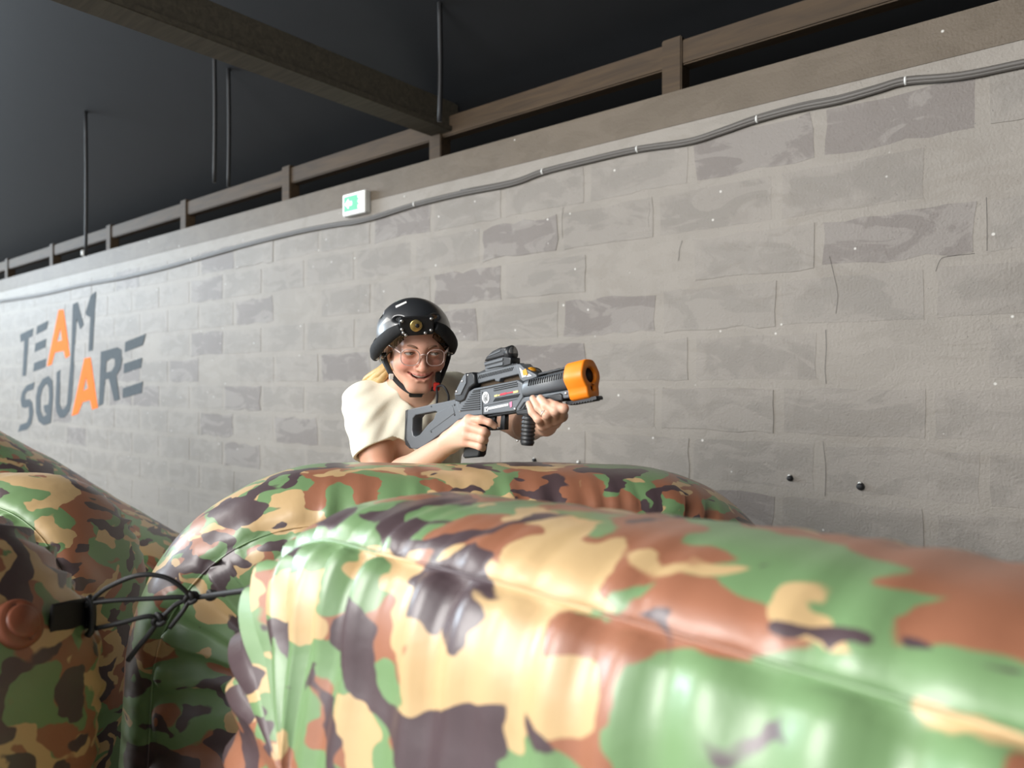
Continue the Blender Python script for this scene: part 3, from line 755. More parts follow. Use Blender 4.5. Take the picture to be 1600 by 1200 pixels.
# ---- neck, torso core
NB = MID+np.array((0.005, -0.045, 0.035))
B.cap(H(0, -0.022, -0.050), NB, 0.052, 0.056, 0.03)
B.cap(NB, SH_R+np.array((0, 0, 0.008)), 0.040, 0.046, 0.05); B.cap(NB, SH_L+np.array((0, 0, 0.008)), 0.040, 0.046, 0.05)
B.ell(MID+np.array((0, -0.01, -0.09)), (0.140, 0.088, 0.13), TR, 0.05)
B.cap(MID+np.array((0, 0.0, -0.10)), MID+np.array((-0.01, 0.05, -0.22)), 0.09, 0.09, 0.05)
# sternomastoid
for sx in (-1, 1): B.cap(H(sx*0.048, -0.012, -0.055), NB+lat*sx*0.014+fwd*0.052+np.array((0, 0, -0.012)), 0.010, 0.008, 0.02)
# ---- arms
def arm(sh, el, wr, r=(0.046, 0.039, 0.040, 0.025)):
    m1 = sh*0.45+el*0.55; m2 = el*0.68+wr*0.32
    B.cap(sh, m1, r[0], r[1]+0.002, 0.02); B.cap(m1, el, r[1]+0.002, r[1]-0.003, 0.015)
    B.cap(el, m2, r[1]-0.003, r[2], 0.02); B.cap(m2, wr, r[2], r[3], 0.02)
arm(SH_R, EL_R, WR_R, (0.047, 0.042, 0.042, 0.0255)); arm(SH_L, EL_L, WR_L, (0.045, 0.040, 0.039, 0.0255))
# ---- right hand round the pistol grip (thumb on the far side)
def fing(pts, rs, k=0.006): B.chain(pts, rs, k)
kn = [gw(733, 656, .030), gw(733.5, 667, .034), gw(731, 680, .033), gw(728, 691, .028)]      # knuckles, index to little finger
for kp, rr in zip(kn, (0.0135, 0.0138, 0.013, 0.012)): B.cap(WR_R, kp, 0.023, rr, 0.012)
B.cap(WR_R, gw(722, 668, .008), 0.024, 0.020, 0.012)
fing([kn[0], gw(752, 655.5, .030), gw(765, 660, .022), gw(773, 665.5, .010)], (0.0112, 0.0098, 0.0088, 0.0076))
fing([kn[1], gw(756, 674.5, .034), gw(760, 677, .014), gw(752, 676, -.010)], (0.0115, 0.0105, 0.0095, 0.008))
fing([kn[2], gw(753, 686, .033), gw(757, 688, .013), gw(749, 687, -.010)], (0.0112, 0.0102, 0.0092, 0.008))
fing([kn[3], gw(750, 697.5, .028), gw(754, 699.5, .010), gw(746, 698, -.010)], (0.0100, 0.0092, 0.0084, 0.0074))
fing([WR_R*0.6+gw(722, 668, -.004)*0.4, gw(724, 660, -.028), gw(741, 657, -.046), gw(756, 660, -.048)], (0.018, 0.0135, 0.011, 0.0085), 0.012)
# ---- left hand under the fore-end, fingertips coming up on the near side
tips = [gw(826.5, 631, .016), gw(833, 622.5, .018), gw(844.5, 622, .018), gw(859, 628.5, .018)]     # little, ring, middle, index
pip = [gw(841, 655, .024), gw(854, 648, .030), gw(868, 642, .030), gw(881, 638.5, .022)]
mcp = [gw(848, 664, -.012), gw(857, 659, -.014), gw(868, 654, -.016), gw(878, 650, -.018)]
mids = [tips[0]*.45+pip[0]*.55+np.array((GN[0], GN[1], 0))*.006, tips[1]*.45+pip[1]*.55+np.array((GN[0], GN[1], 0))*.007, tips[2]*.45+pip[2]*.55+np.array((GN[0], GN[1], 0))*.007, tips[3]*.45+pip[3]*.55+np.array((GN[0], GN[1], 0))*.006]
for i, r in enumerate(((0.0076, 0.0086, 0.0094, 0.0102), (0.0080, 0.0092, 0.0101, 0.011), (0.0082, 0.0094, 0.0103, 0.0112), (0.0082, 0.0095, 0.0103, 0.011))):
    fing([mcp[i], pip[i], mids[i], tips[i]], (r[3], r[2], r[1], r[0]), 0.004)
    B.cap(WR_L, mcp[i], 0.022, 0.0125, 0.010)
fing([WR_L*0.5+mcp[3]*0.5, gw(868, 648, -.045), gw(872, 632, -.052), gw(866, 620, -.050)], (0.017, 0.0125, 0.0105, 0.008), 0.010)
V, Q = B.mesh(0.0019)
person = empty('person', (MID[0], MID[1]+0.1, 0)); tag(person, 'person in helmet and cream t-shirt aiming a toy blaster over the barrier', 'person')
PINV = np.array((MID[0], MID[1]+0.1, 0))
def to_person(o): o.parent = person; o.location = -Vector(PINV); return o
body = quad_obj('body', V, Q, M['skin'], None); to_person(body)
# skin tones (lips, flushed cheeks, sun-reddened upper arm)
def segd(P, a, b):
    ab = b-a; t = np.clip(((P-a)@ab)/(ab@ab), 0, 1); return np.linalg.norm(P-a-t[:, None]*ab, axis=1)
vx = np.empty(len(body.data.vertices)*3); body.data.vertices.foreach_get('co', vx); vx = vx.reshape(-1, 3)
tone = np.tile(np.array((0.68, 0.415, 0.295)), (len(vx), 1))
def blend(w, c):
    global tone
    w = np.clip(w, 0, 1)[:, None]; tone = tone*(1-w)+np.array(c)*w
hd = (vx-HO)@HR/HS
face = np.exp(-np.maximum(np.linalg.norm((hd-np.array((0, .06, -.02)))/np.array((.075, .06, .11)), axis=1)-0.6, 0)**2*6)
blend(face*0.9, (0.66, 0.345, 0.245))
for sx in (-1, 1): blend(0.75*np.exp(-(np.linalg.norm(hd-np.array((sx*.038, .075, -.032)), axis=1)/.022)**2), (0.68, 0.25, 0.19))
blend(0.45*np.exp(-(np.linalg.norm(hd-np.array((0, .11, -.034)), axis=1)/.016)**2), (0.62, 0.22, 0.15))
dl = np.min([segd(hd, np.array(lipU[i]), np.array(lipU[i+1])) for i in range(6)]+[segd(hd, np.array(lipL[i]), np.array(lipL[i+1])) for i in range(5)], 0)
blend(0.8*(1-np.clip((dl-0.0036)/0.0018, 0, 1))*(hd[:, 1] > .06), (0.42, 0.105, 0.09))
inn = np.linalg.norm((hd-np.array((0, .078, -.0590)))/np.array((.025, .0125, .0055)), axis=1); blend((1-np.clip((inn-.8)/.3, 0, 1))*(dl > .003), (0.12, 0.025, 0.02))
du_ = segd(vx, SH_R, EL_R); blend(0.6*np.exp(-(du_/0.07)**4), (0.68, 0.31, 0.19))
for kp in kn: blend(0.35*np.exp(-(np.linalg.norm(vx-kp, axis=1)/.016)**2), (0.58, 0.24, 0.16))
ca = body.data.color_attributes.new('tone', 'FLOAT_COLOR', 'POINT')
ca.data.foreach_set('color', np.c_[tone, np.ones(len(tone))].astype(np.float32).ravel())

# eyes, brows, teeth
gaze = HR.T@np.array((math.sin(math.radians(44)), -math.cos(math.radians(44)), -0.06)); gaze /= np.linalg.norm(gaze)
def ball(name, c, r, mat, parent, seg=20, scale=(1, 1, 1), R=None):
    bm = bmesh.new(); bmesh.ops.create_uvsphere(bm, u_segments=seg, v_segments=seg//2, radius=1.0)
    Rm = np.eye(3) if R is None else R
    for v in bm.verts: v.co = Vector(np.array(c)+Rm@(np.array(v.co)*r*np.array(scale)))
    return bm_obj(name, bm, mat, parent, True)
def disc_on(name, c, axis, dist, r, mat, parent, dome=0.0):
    axis = axis/np.linalg.norm(axis); h = np.array((0, 0, 1.)); u = np.cross(axis, h); u /= np.linalg.norm(u); w = np.cross(axis, u)
    V = [c+axis*(dist+dome)]+[c+axis*dist+r*(math.cos(a)*u+math.sin(a)*w) for a in np.linspace(0, 2*math.pi, 21)[:-1]]
    F = [(0, 1+k, 1+(k+1) % 20) for k in range(20)]; return mesh_obj(name, V, F, mat, parent)
for sx in (-1, 1):
    c = H(sx*0.031, 0.0722, 0); e = ball('eye', c, 0.0126*HS, M['eye_white'], None); to_person(e)
    gg = HR@gaze
    disc_on('iris', c, gg, 0.0112*HS, 0.0060*HS, M['iris'], e, 0.0018); disc_on('pupil', c, gg, 0.0131*HS, 0.0026*HS, M['pupil'], e, 0.0004)
    bpts = [H(sx*0.014, 0.0905, 0.0150), H(sx*0.022, 0.0885, 0.0185), H(sx*0.032, 0.0835, 0.0200), H(sx*0.042, 0.0745, 0.0165)]
    to_person(tube('eyebrow', bpts, [0.0022, 0.0030, 0.0026, 0.0012], M['brow'], None, 6, 5))
    lash = [H(sx*0.031+ax*0.0135, 0.0722+0.0152*math.cos(ax*0.95), 0.0039*(1-ax*ax)+0.0002) for ax in np.linspace(-1, 1, 9)]
    to_person(tube('eyelashes', lash, 0.0009*HS, M['brow'], None, 5, 2))
Vt, Ft = [], []
for i, x in enumerate(np.linspace(-0.0195, 0.0195, 13)):
    y = 0.0865-0.0085*(x/0.02)**2; zt = -0.0540+0.0018*(x/.02)**2; zb = -0.0612+0.0045*(x/0.02)**2+0.0004*(i % 2)
    for z, yy in ((zt, y-.004), (zt, y), (zb, y), (zb, y-.004)): Vt.append(H(x, yy, z))
for i in range(12):
    for k in range(4): a = i*4+k; b = i*4+(k+1) % 4; Ft.append((a, b, b+4, a+4))
to_person(mesh_obj('upper_teeth', Vt, Ft, M['teeth'], None))

# ---- t-shirt
T = SDF()
T.cap(MID+np.array((0, 0.0, -0.01)), SH_R+np.array((0.008, 0, 0.006)), 0.070, 0.057, 0.05)
T.cap(MID+np.array((0, 0.0, -0.01)), SH_L+np.array((-0.008, 0, 0.006)), 0.070, 0.057, 0.05)
T.cap(np.array(NB)+np.array((0, 0.01, -0.004)), SH_R, 0.058, 0.050, 0.04); T.cap(np.array(NB)+np.array((0, 0.01, -0.004)), SH_L, 0.058, 0.050, 0.04)
T.ell(MID+fwd*0.005+np.array((0, 0, -0.10)), (0.158, 0.108, 0.15), TR, 0.05)
T.ell(MID+fwd*0.035+np.array((0, 0, -0.115)), (0.135, 0.092, 0.085), TR, 0.05)
T.cap(MID+np.array((0, 0.01, -0.14)), MID+np.array((-0.01, 0.10, -0.46)), 0.125, 0.14, 0.06)
adR = (EL_R-SH_R)/np.linalg.norm(EL_R-SH_R); adL = (EL_L-SH_L)/np.linalg.norm(EL_L-SH_L)
T.cap(SH_R, SH_R+adR*0.17, 0.058, 0.066, 0.03); T.cap(SH_L, SH_L+adL*0.15, 0.056, 0.064, 0.03)
def sleeve_end(T, sh, ad, n, L):
    c = sh+ad*L; lo = c-0.11; hi = c+0.11
    T.half(c, n, 0, 's', np.minimum(lo, hi), np.maximum(lo, hi))
hemR = adR*0.9+np.array((0.24, 0.0, -0.10)); 
# the sleeve is cut square to the arm inside a limited box round its end
def boxed_half(T, p, n, c, r):
    p = np.array(p); n = np.array(n)/np.linalg.norm(n)
    def fn(P):
        d = -((P-p)@n); q = np.linalg.norm(P-c, axis=1)-r; return np.maximum(d, q)
    T.add(fn, c-r, c+r, 0.0, 's')
# neck opening
nk = np.array(NB)
T.ell(nk+fwd*0.052+np.array((0, 0, 0.022)), (0.064, 0.105, 0.070), TR@np.array(((1, 0, 0), (0, math.cos(.5), math.sin(.5)), (0, -math.sin(.5), math.cos(.5)))), 0.006, 's')
def folds(P):
    q = (P-MID)@TR
    ang = np.arctan2(q[:, 0]-0.02, -(q[:, 2]-0.10)); rr = np.hypot(q[:, 0]-0.02, q[:, 2]-0.10)
    a = 0.0026*np.sin(17*ang+6*rr+1.5*np.sin(14*rr))*np.clip(rr*9-0.6, 0, 1)
    b = 0.0018*np.sin(41*ang-9*rr)*np.clip(rr*7-1.0, 0, 1); c = 0
    return (a+b+c).astype(np.float32)
T.disp(folds, MID-1.0, MID+1.0)
boxed_half(T, SH_R+adR*0.134, hemR, SH_R+adR*0.225, 0.125); boxed_half(T, SH_L+adL*0.118, adL, SH_L+adL*0.21, 0.115)
T.cap(SH_R+adR*0.085, SH_R+adR*0.20, 0.047, 0.061, 0.004, 's'); T.cap(SH_L+adL*0.075, SH_L+adL*0.2, 0.046, 0.060, 0.004, 's')
shirt = T.obj('t_shirt', 0.0027, M['cotton']); to_person(shirt)
shirt['label'] = 'cream cotton t-shirt'
# collar ribbing
# ---- trousers and shoes (behind the barrier)
HP = MID+np.array((-0.01, 0.10, -0.46)); D = SDF()
D.ell(HP+np.array((0, 0, -0.04)), (0.165, 0.115, 0.13), TR, 0.04)
for sx in (-1, 1):
    hip = HP+lat*sx*0.085+np.array((0, 0, -0.09)); knee = hip+np.array((0, 0, -0.36))+fwd*0.05+lat*sx*0.03; ank = np.array((knee[0], knee[1], 0.085))-fwd*0.06+lat*sx*0.02
    D.cap(hip, knee, 0.085, 0.062, 0.03); D.cap(knee, ank, 0.062, 0.052, 0.03)
    S_ = SDF(); S_.cap(ank+np.array((0, 0, -0.045))-fwd*0.03, ank+fwd*0.15+np.array((0, 0, -0.050)), 0.040, 0.036, 0.01); S_.cap(ank, ank+np.array((0, 0, -.04)), 0.042, 0.042, 0.02)
    S_.half((0, 0, 0.0), (0, 0, -1)); to_person(S_.obj('shoe', 0.005, M['shoe']))
D.half((0, 0, 0.06), (0, 0, -1)); to_person(D.obj('trousers', 0.006, M['denim']))

# ---- hair under the helmet, low ponytail
hs = SDF()
hs.ell(H(0, -0.012, 0.034), np.array((0.0775, 0.096, 0.083))*HS, HR, 0.01)
hs.cap(H(-0.06, -0.03, -0.02), H(-0.045, -0.07, -0.06), 0.028, 0.02, 0.02); hs.cap(H(0.06, -0.03, -0.02), H(0.045, -0.07, -0.06), 0.028, 0.02, 0.02)
hs.half(H(0, 0.070, 0.040), HR@np.array((0, 1, -0.55)), 0.004)
hs.half(H(0, 0, -0.052), HR@np.array((0, 0.6, -1)), 0.004)
def strands(P): q = (P-HO)@HR; return (0.0014*np.sin(420*q[:, 0]+60*q[:, 2])+0.001*np.sin(700*q[:, 0]+200*q[:, 1])).astype(np.float32)
hs.disp(strands, HO-.4, HO+.4); to_person(hs.obj('hair', 0.0022, M['hair']))
pt = [H(-0.035, -0.075, -0.055), at(601, 582, 2.08), at(591, 592, 2.09), at(578, 604, 2.12), at(572, 620, 2.15)]
for k in range(7):
    o = np.array((random.uniform(-.012, .012), random.uniform(-.006, .006), random.uniform(-.012, .012)))
    to_person(tube('ponytail_strand', [p+o*(0.4+0.5*i) for i, p in enumerate(pt)], [0.012, 0.013, 0.012, 0.009, 0.004], M['hair_blond'], None, 8, 5))
ring = [gw(853, 651.5, .030)]
# ================================================================== helmet
M['helmet'] = simple('satin_black_helmet', (0.020, 0.022, 0.026), 0.38, coat=0.6, spec=1.0)
M['foam'] = simple('black_foam_fabric', (0.012, 0.013, 0.015), 0.85, bump=0.5, bscale=90)
M['webbing'] = simple('black_webbing', (0.010, 0.010, 0.012), 0.7, bump=0.4, bscale=300)
M['brass'] = simple('brass', (0.62, 0.47, 0.18), 0.3, 0.9)
M['steel'] = simple('steel', (0.55, 0.55, 0.55), 0.3, 0.9)
M['red_plastic'] = simple('red_plastic', (0.55, 0.04, 0.03), 0.4)
M['clear'] = glass('clear_plastic', (0.80, 0.79, 0.76), 0.12)
M['lens'] = glass('clear_lens', (0.93, 0.94, 0.94), 0.10)
M['frame_clear'] = simple('translucent_pink_frame', (0.50, 0.36, 0.32), 0.2, spec=0.7, coat=0.3)
hel = empty('helmet', H(0, 0, 0.03)); tag(hel, 'black skate helmet with vents and chin strap on the person', 'helmet')
def to_hel(o, r=None):
    r = r or hel; o.parent = r; o.location = -Vector(r.location); return o
K = SDF()
hcn = (-0.004, -0.010, 0.030); K.ell(HH(*hcn), np.array((0.0955, 0.109, 0.0910))*HS, HQ, 0)
K.cap(HH(-0.083, -0.012, -0.004), HH(-0.083, -0.05, -0.004), 0.012*HS, 0.014*HS, 0.03); K.cap(HH(0.075, -0.012, -0.004), HH(0.075, -0.05, -0.004), 0.012*HS, 0.014*HS, 0.03)
K.ell(HH(*hcn), np.array((0.0835, 0.101, 0.0850))*HS, HQ, 0.002, 's')
K.half(HH(0, 0.08, 0.050), HQ@np.array((0, 0.50, -1)), 0.004); K.half(HH(0, 0, -0.018), HQ@np.array((0, 0, -1)), 0.004)
for sx, sy, sz in ((-0.054, 0.078, 0.078), (0.046, 0.078, 0.078), (-0.082, -0.02, 0.080), (0.074, -0.02, 0.080), (-0.05, -0.098, 0.08), (0.042, -0.098, 0.08)):
    K.ell(HH(sx, sy, sz), np.array((0.020, 0.026, 0.0085))*HS, HQ, 0.004, 's')
to_hel(K.obj('shell', 0.0018, M['helmet']))
KL = SDF(); KL.ell(HH(*hcn), np.array((0.0845, 0.102, 0.0860))*HS, HQ, 0); KL.ell(HH(*hcn), np.array((0.078, 0.097, 0.081))*HS, HQ, 0, 's')
KL.half(HH(0, 0.08, 0.046), HQ@np.array((0, 0.50, -1)), 0.004); KL.half(HH(0, 0, -0.022), HQ@np.array((0, 0, -1)), 0.004); to_hel(KL.obj('liner', 0.003, M['foam']))
to_hel(plate('top_sticker', [(-.014, -.005), (.014, -.005), (.014, .005), (-.014, .005)], -.0004, .0004, M['white_plastic']))
stk = hel.children[-1]; p = HH(-0.030, 0.030, 0.1355)
for v in stk.data.vertices:
    c = np.array(v.co); q = np.array((-0.036+c[0], 0.030+c[2], 0.0)); zz = 0.030+0.0912*math.sqrt(max(0, 1-((q[0]+.004)/0.0955)**2-((q[1]+.010)/0.109)**2))
    v.co = Vector(HH(q[0], q[1], zz+c[1]+.0012))
# straps to the chin
def strap(name, pts, w=0.0065, parent=None):
    return to_hel(tube(name, pts, w, M['webbing'], None, 8, 6, flat=(1.0, 0.35)), parent)
chin = H(0.002, 0.072, -0.114); buck = at(682, 604, 1.97)
strap('chin_strap', [HH(-0.086, 0.012, -0.012), H(-0.079, 0.020, -0.042), H(-0.060, 0.034, -0.078), H(-0.032, 0.055, -0.102), H(-0.004, 0.069, -0.110), H(0.026, 0.058, -0.102), buck, H(0.076, 0.025, -0.045), HH(0.086, 0.012, -0.012)])
strap('rear_strap', [H(-0.090, -0.05, -0.015), H(-0.084, -0.02, -0.045), H(-0.070, 0.022, -0.070)])
strap('rear_strap', [H(0.090, -0.05, -0.015), H(0.084, -0.02, -0.045), H(0.072, 0.026, -0.065)])
to_hel(tube('loose_strap', [buck, at(692, 603, 1.93), at(699, 613, 1.925), at(701, 624, 1.93), at(697, 640, 1.95)], 0.0032, M['webbing'], None, 6, 6))
to_hel(tube('loose_strap', [buck, at(683, 620, 1.94), at(682, 638, 1.95)], 0.0032, M['webbing'], None, 6, 6))
def obox(name, c, R, half, mat, parent, bevel=0.002):
    bm = bmesh.new(); box_bm(bm, [-h for h in half], half, bevel)
    for v in bm.verts: v.co = Vector(np.array(c)+R@np.array(v.co))
    return to_hel(bm_obj(name, bm, mat), parent)
obox('buckle', buck, HR, (0.008, 0.006, 0.011), M['red_plastic'], hel); obox('buckle', at(684.5, 589, 1.965), HR, (0.007, 0.006, 0.014), M['black_plastic'], hel)
obox('strap_slider', H(-0.066, 0.032, -0.076), HR, (0.006, 0.005, 0.008), M['white_plastic'], hel, 0.0015); obox('strap_slider', H(-0.008, 0.071, -0.112), HR, (0.018, 0.005, 0.006), M['black_plastic'], hel)
# sensor headband strapped round the helmet
sb = empty('sensor_headband', HH(0, 0.1, 0.05)); tag(sb, 'black padded sensor band with a box and brass disc round the helmet', 'headband')
FR = HQ@np.array(((1, 0, 0), (0, math.cos(-.12), -math.sin(-.12)), (0, math.sin(-.12), math.cos(-.12))))
mc = HH(-0.010, 0.105, 0.063)
obox('sensor_box', mc, FR, (0.0435, 0.011, 0.0235), M['black_plastic'], sb, 0.003)
fn = FR[:, 1]
def fbox(n, x, z, d, h, mat, bv=.001): return obox(n, mc+FR@np.array((x, 0.011+d, z)), FR, h, mat, sb, bv)
V_, F_ = tube_geo([mc+FR@np.array((-0.003, y, 0.003)) for y in (0.010, 0.0145, 0.0155)], [0.0155, 0.0155, 0.0135], 24); to_hel(mesh_obj('brass_disc', V_, F_, M['brass']), sb)
V_, F_ = tube_geo([mc+FR@np.array((0.000, y, 0.003)) for y in (0.015, 0.0165)], [0.0060, 0.005], 16); to_hel(mesh_obj('disc_centre', V_, F_, M['black_plastic']), sb)
for x, z in ((-0.036, -0.014), (-0.039, -0.005), (-0.038, 0.017), (0.035, -0.012), (0.037, 0.018), (0.020, -0.018), (-0.030, -0.020)): 
    V_, F_ = tube_geo([mc+FR@np.array((x, y, z)) for y in (0.010, 0.0135, 0.0155)], [0.0045, 0.0042, 0.002], 10); to_hel(mesh_obj('rivet', V_, F_, M['steel']), sb)
for sx in (-1, 1):
    HX = lambda x, y, z: HH(x*(0.955 if x < 0 else 0.89)-0.005, y*0.97, z)
    pts = [HX(sx*0.044, 0.106, 0.058), HX(sx*0.070, 0.091, 0.043), HX(sx*0.093, 0.061, 0.020), HX(sx*0.1065, 0.026, -0.003), HX(sx*0.109, -0.002, -0.022)]
    to_hel(tube('padded_band', pts, [0.014, 0.0175, 0.0185, 0.0190, 0.0150], M['foam'], None, 14, 8, flat=(1.0, 0.72)), sb)
    to_hel(tube('elastic_strap', [HX(sx*0.107, -0.004, -0.002), HX(sx*0.103, -0.05, 0.004), HX(sx*0.072, -0.105, 0.012), HH(0, -0.132, 0.018)], 0.012, M['webbing'], None, 8, 6, flat=(1, 0.25)), sb)
    cl = [HX(sx*0.040, 0.098, 0.034), HX(sx*0.066, 0.080, 0.014), HX(sx*0.086, 0.050, -0.008), HX(sx*0.097, 0.018, -0.030)]
    to_hel(tube('clear_guard', cl, [0.006, 0.0095, 0.011, 0.008], M['clear'], None, 10, 6, flat=(1.0, 0.3)), sb)
    V_, F_ = tube_geo([HX(sx*0.100, 0.016, -0.022), HX(sx*0.106, 0.020, -0.022)], [0.007, 0.006], 10); to_hel(mesh_obj('rivet', V_, F_, M['steel']), sb)
# clear safety glasses
gl = empty('safety_glasses', H(0, 0.1, 0)); tag(gl, 'clear rimmed safety glasses on the smiling face', 'glasses')
def lens_pt(sx, a, r=1.0):
    ca, sa = math.cos(a), math.sin(a); ex = 0.0225*np.sign(ca)*abs(ca)**0.75*r; ez = 0.0205*np.sign(sa)*abs(sa)**0.75*r
    x = sx*(0.0315)+ex; return (x, 0.1035-0.010*(abs(x)/0.06)**2-0.0012*max(0, -ez)*10, -0.0055+ez)
for sx in (-1, 1):
    AA = np.linspace(0, 2*math.pi, 41)[:-1]
    rim = [H(*lens_pt(sx, a)) for a in AA]; V_, F_ = tube_geo(rim, 0.0012*HS, 6, closed=True); to_hel(mesh_obj('rim', V_, F_, M['frame_clear']), gl)
    Vl = [H(*lens_pt(sx, 0, 0.0))]+[H(*lens_pt(sx, a)) for a in AA]; Fl = [(0, 1+k, 1+(k+1) % 40) for k in range(40)]
    to_hel(mesh_obj('lens', Vl, Fl, M['lens']), gl)
    to_hel(tube('temple', [H(sx*0.0538, 0.0955, 0.004), H(sx*0.064, 0.078, 0.008), H(sx*0.076, 0.035, 0.008), H(sx*0.080, -0.005, 0.004)], [0.0028, 0.0026, 0.0022, 0.002], M['frame_clear'], None, 6, 5), gl)
    to_hel(tube('nose_pad', [H(sx*0.008, 0.1025, -0.006), H(sx*0.011, 0.098, -0.016)], [0.0012, 0.0022], M['clear'], None, 6, 3), gl)
to_hel(tube('bridge', [H(-0.0075, 0.1035, 0.001), H(0, 0.1065, 0.0045), H(0.0075, 0.1035, 0.001)], 0.0016*HS, M['frame_clear'], None, 6, 4), gl)
# ring on the left hand
rg = empty('finger_ring', gw(848, 641, 0.03)); tag(rg, 'thin silver ring on the ring finger of the hand under the barrel', 'ring')
ra = (pip[1]*0.80+mids[1]*0.20); rax = (mids[1]-pip[1])/np.linalg.norm(mids[1]-pip[1]); ru = np.cross(rax, (0, 0, 1.)); ru /= np.linalg.norm(ru); rw = np.cross(rax, ru)
V_, F_ = tube_geo([ra+0.0108*(math.cos(a)*ru+math.sin(a)*rw) for a in np.linspace(0, 2*math.pi, 25)[:-1]], 0.0011, 6, closed=True); o = mesh_obj('band', V_, F_, M['steel']); to_hel(o, rg)
ball('stone', ra+0.0118*np.array((GN[0]*.9, GN[1]*.9, .3)), 0.0022, M['steel'], None, 10); to_hel(bpy.data.objects['stone'], rg)

# ================================================================== the toy blaster
M['gun'] = simple('grey_black_abs', (0.102, 0.114, 0.128), 0.36, bump=0.12, bscale=500, spec=0.7)
M['gun_d'] = simple('black_abs', (0.021, 0.023, 0.026), 0.38, bump=0.15, bscale=500)
M['groove'] = simple('groove_black', (0.010, 0.011, 0.012), 0.6)
M['orange'] = simple('orange_rubber', (0.93, 0.25, 0.012), 0.45, bump=0.05, bscale=200, sss=0.05)
M['amber'] = simple('amber_plastic', (0.75, 0.33, 0.02), 0.25, coat=0.4)
M['sticker_w'] = simple('white_sticker', (0.80, 0.82, 0.84), 0.4)
M['sticker_r'] = simple('red_print', (0.72, 0.03, 0.06), 0.4)
M['sticker_y'] = simple('yellow_print', (0.78, 0.66, 0.25), 0.4)
M['sticker_p'] = simple('pink_print', (0.75, 0.22, 0.36), 0.4)
gun = empty('toy_blaster', tuple(G0), -GA); tag(gun, 'grey and black toy laser blaster with orange muzzle held by the person', 'toy gun')
c3 = lambda p: gpt(620+p[0]/4.848, 530+p[1]/4.848)
c5 = lambda p: gpt(700+p[0]/10, 540+p[1]/10)
c8 = lambda p: gpt(800+p[0]/10.667, 540+p[1]/10.667)
def gplate(name, pts, y0, y1, mat, holes=None, bevel=0.002, f=c3, parent=None):
    return plate(name, [f(p) for p in pts], y0, y1, mat, parent or gun, [[f(p) for p in h] for h in (holes or [])], bevel)
# shoulder stock
st = gplate('stock', [(80, 535), (110, 526), (440, 455), (500, 470), (500, 590), (470, 612), (190, 822), (150, 832), (105, 828), (76, 800), (68, 760)], 0.0, 0.036, M['gun'],
       [[(140, 575), (290, 546), (303, 552), (305, 580), (230, 650), (172, 722), (140, 738), (122, 728), (116, 690), (120, 600)]], 0.0025)
gplate('butt_pad', [(66, 540), (82, 533), (76, 640), (80, 760), (112, 830), (96, 828), (66, 800), (58, 750)], -0.001, 0.037, M['gun_d'])
gplate('stock_rib', [(300, 560), (420, 500), (440, 560), (250, 700)], -0.0015, 0.004, M['gun'], bevel=0.0012)
# receiver
rc = gplate('receiver', [(455, 470), (545, 400), (590, 372), (920, 308), (960, 330), (965, 440), (900, 545), (780, 560), (660, 574), (560, 585), (480, 610), (470, 540)], -0.004, 0.040, M['gun'], bevel=0.003)
for i in range(9):
    t = i/8.0
    gplate('rib', [(585-95*t+0, 398+140*t), (640+0*t, 388+135*t), (640, 392+135*t+4), (585-95*t, 402+140*t+4)], -0.0062, -0.003, M['groove'], bevel=0.0004)
for i in range(2): gplate('rib', [(745, 372+15*i), (925, 335+15*i), (925, 341+15*i), (745, 378+15*i)], -0.0062, -0.003, M['groove'], bevel=0.0004)
gplate('rib', [(590, 388), (920, 322), (920, 327), (590, 393)], -0.0062, -0.003, M['groove'], bevel=0.0004)
for i in range(16):
    x = 740+i*12; y = 474-i*2.2
    gplate('vent_slot', [(x, y), (x+18, y-34+6), (x+22, y-34+5), (x+4, y)], -0.0058, -0.003, M['groove'], bevel=0.0003)
gplate('panel_line', [(670, 505), (920, 452), (921, 455), (671, 508)], -0.0050, -0.003, M['groove'], bevel=0.0002)
gplate('panel_edge', [(655, 400), (662, 398), (662, 575), (655, 576)], -0.0050, -0.003, M['groove'], bevel=0.0002)
# stickers: oval emblem with dark bars, red and yellow strip, white strip
ov = [(684+27*math.cos(a), 443+45*math.sin(a)) for a in np.linspace(0, 2*math.pi, 25)[:-1]]
em = gplate('round_sticker', ov, -0.0052, -0.0035, M['sticker_w'], bevel=0.0002)
for q in ([(671, 420), (676, 418), (676, 470), (671, 471)], [(682, 414), (687, 413), (694, 462), (690, 474)], [(682, 440), (686, 436), (686, 478), (682, 479)], [(697, 412), (701, 414), (701, 464), (697, 466)]):
    gplate('sticker_mark', q, -0.0056, -0.005, M['groove'], bevel=0.0001)
for q, m in (([(750, 424), (772, 418), (772, 433), (750, 438)], 'sticker_y'), ([(776, 421), (790, 418), (790, 428), (776, 431)], 'sticker_y'), ([(794, 413), (838, 402), (838, 418), (794, 427)], 'sticker_r'), ([(838, 406), (890, 396), (890, 404), (838, 415)], 'sticker_r'), ([(893, 394), (930, 386), (930, 402), (893, 410)], 'sticker_y')):
    gplate('strip_sticker', q, -0.0052, -0.0035, M[m], bevel=0.0001)
for q, m in (([(676, 516), (702, 510), (702, 546), (676, 550)], 'sticker_w'), ([(706, 516), (856, 486), (856, 503), (706, 534)], 'sticker_w'), ([(862, 482), (882, 470), (884, 510), (870, 518)], 'sticker_p')):
    gplate('lower_sticker', q, -0.0052, -0.0035, M[m], bevel=0.0001)
for q in ([(680, 520), (684, 519), (698, 542), (694, 544)], [(698, 516), (701, 518), (684, 546), (681, 544)]): gplate('sticker_mark', q, -0.0056, -0.005, M['groove'], bevel=0.0001)
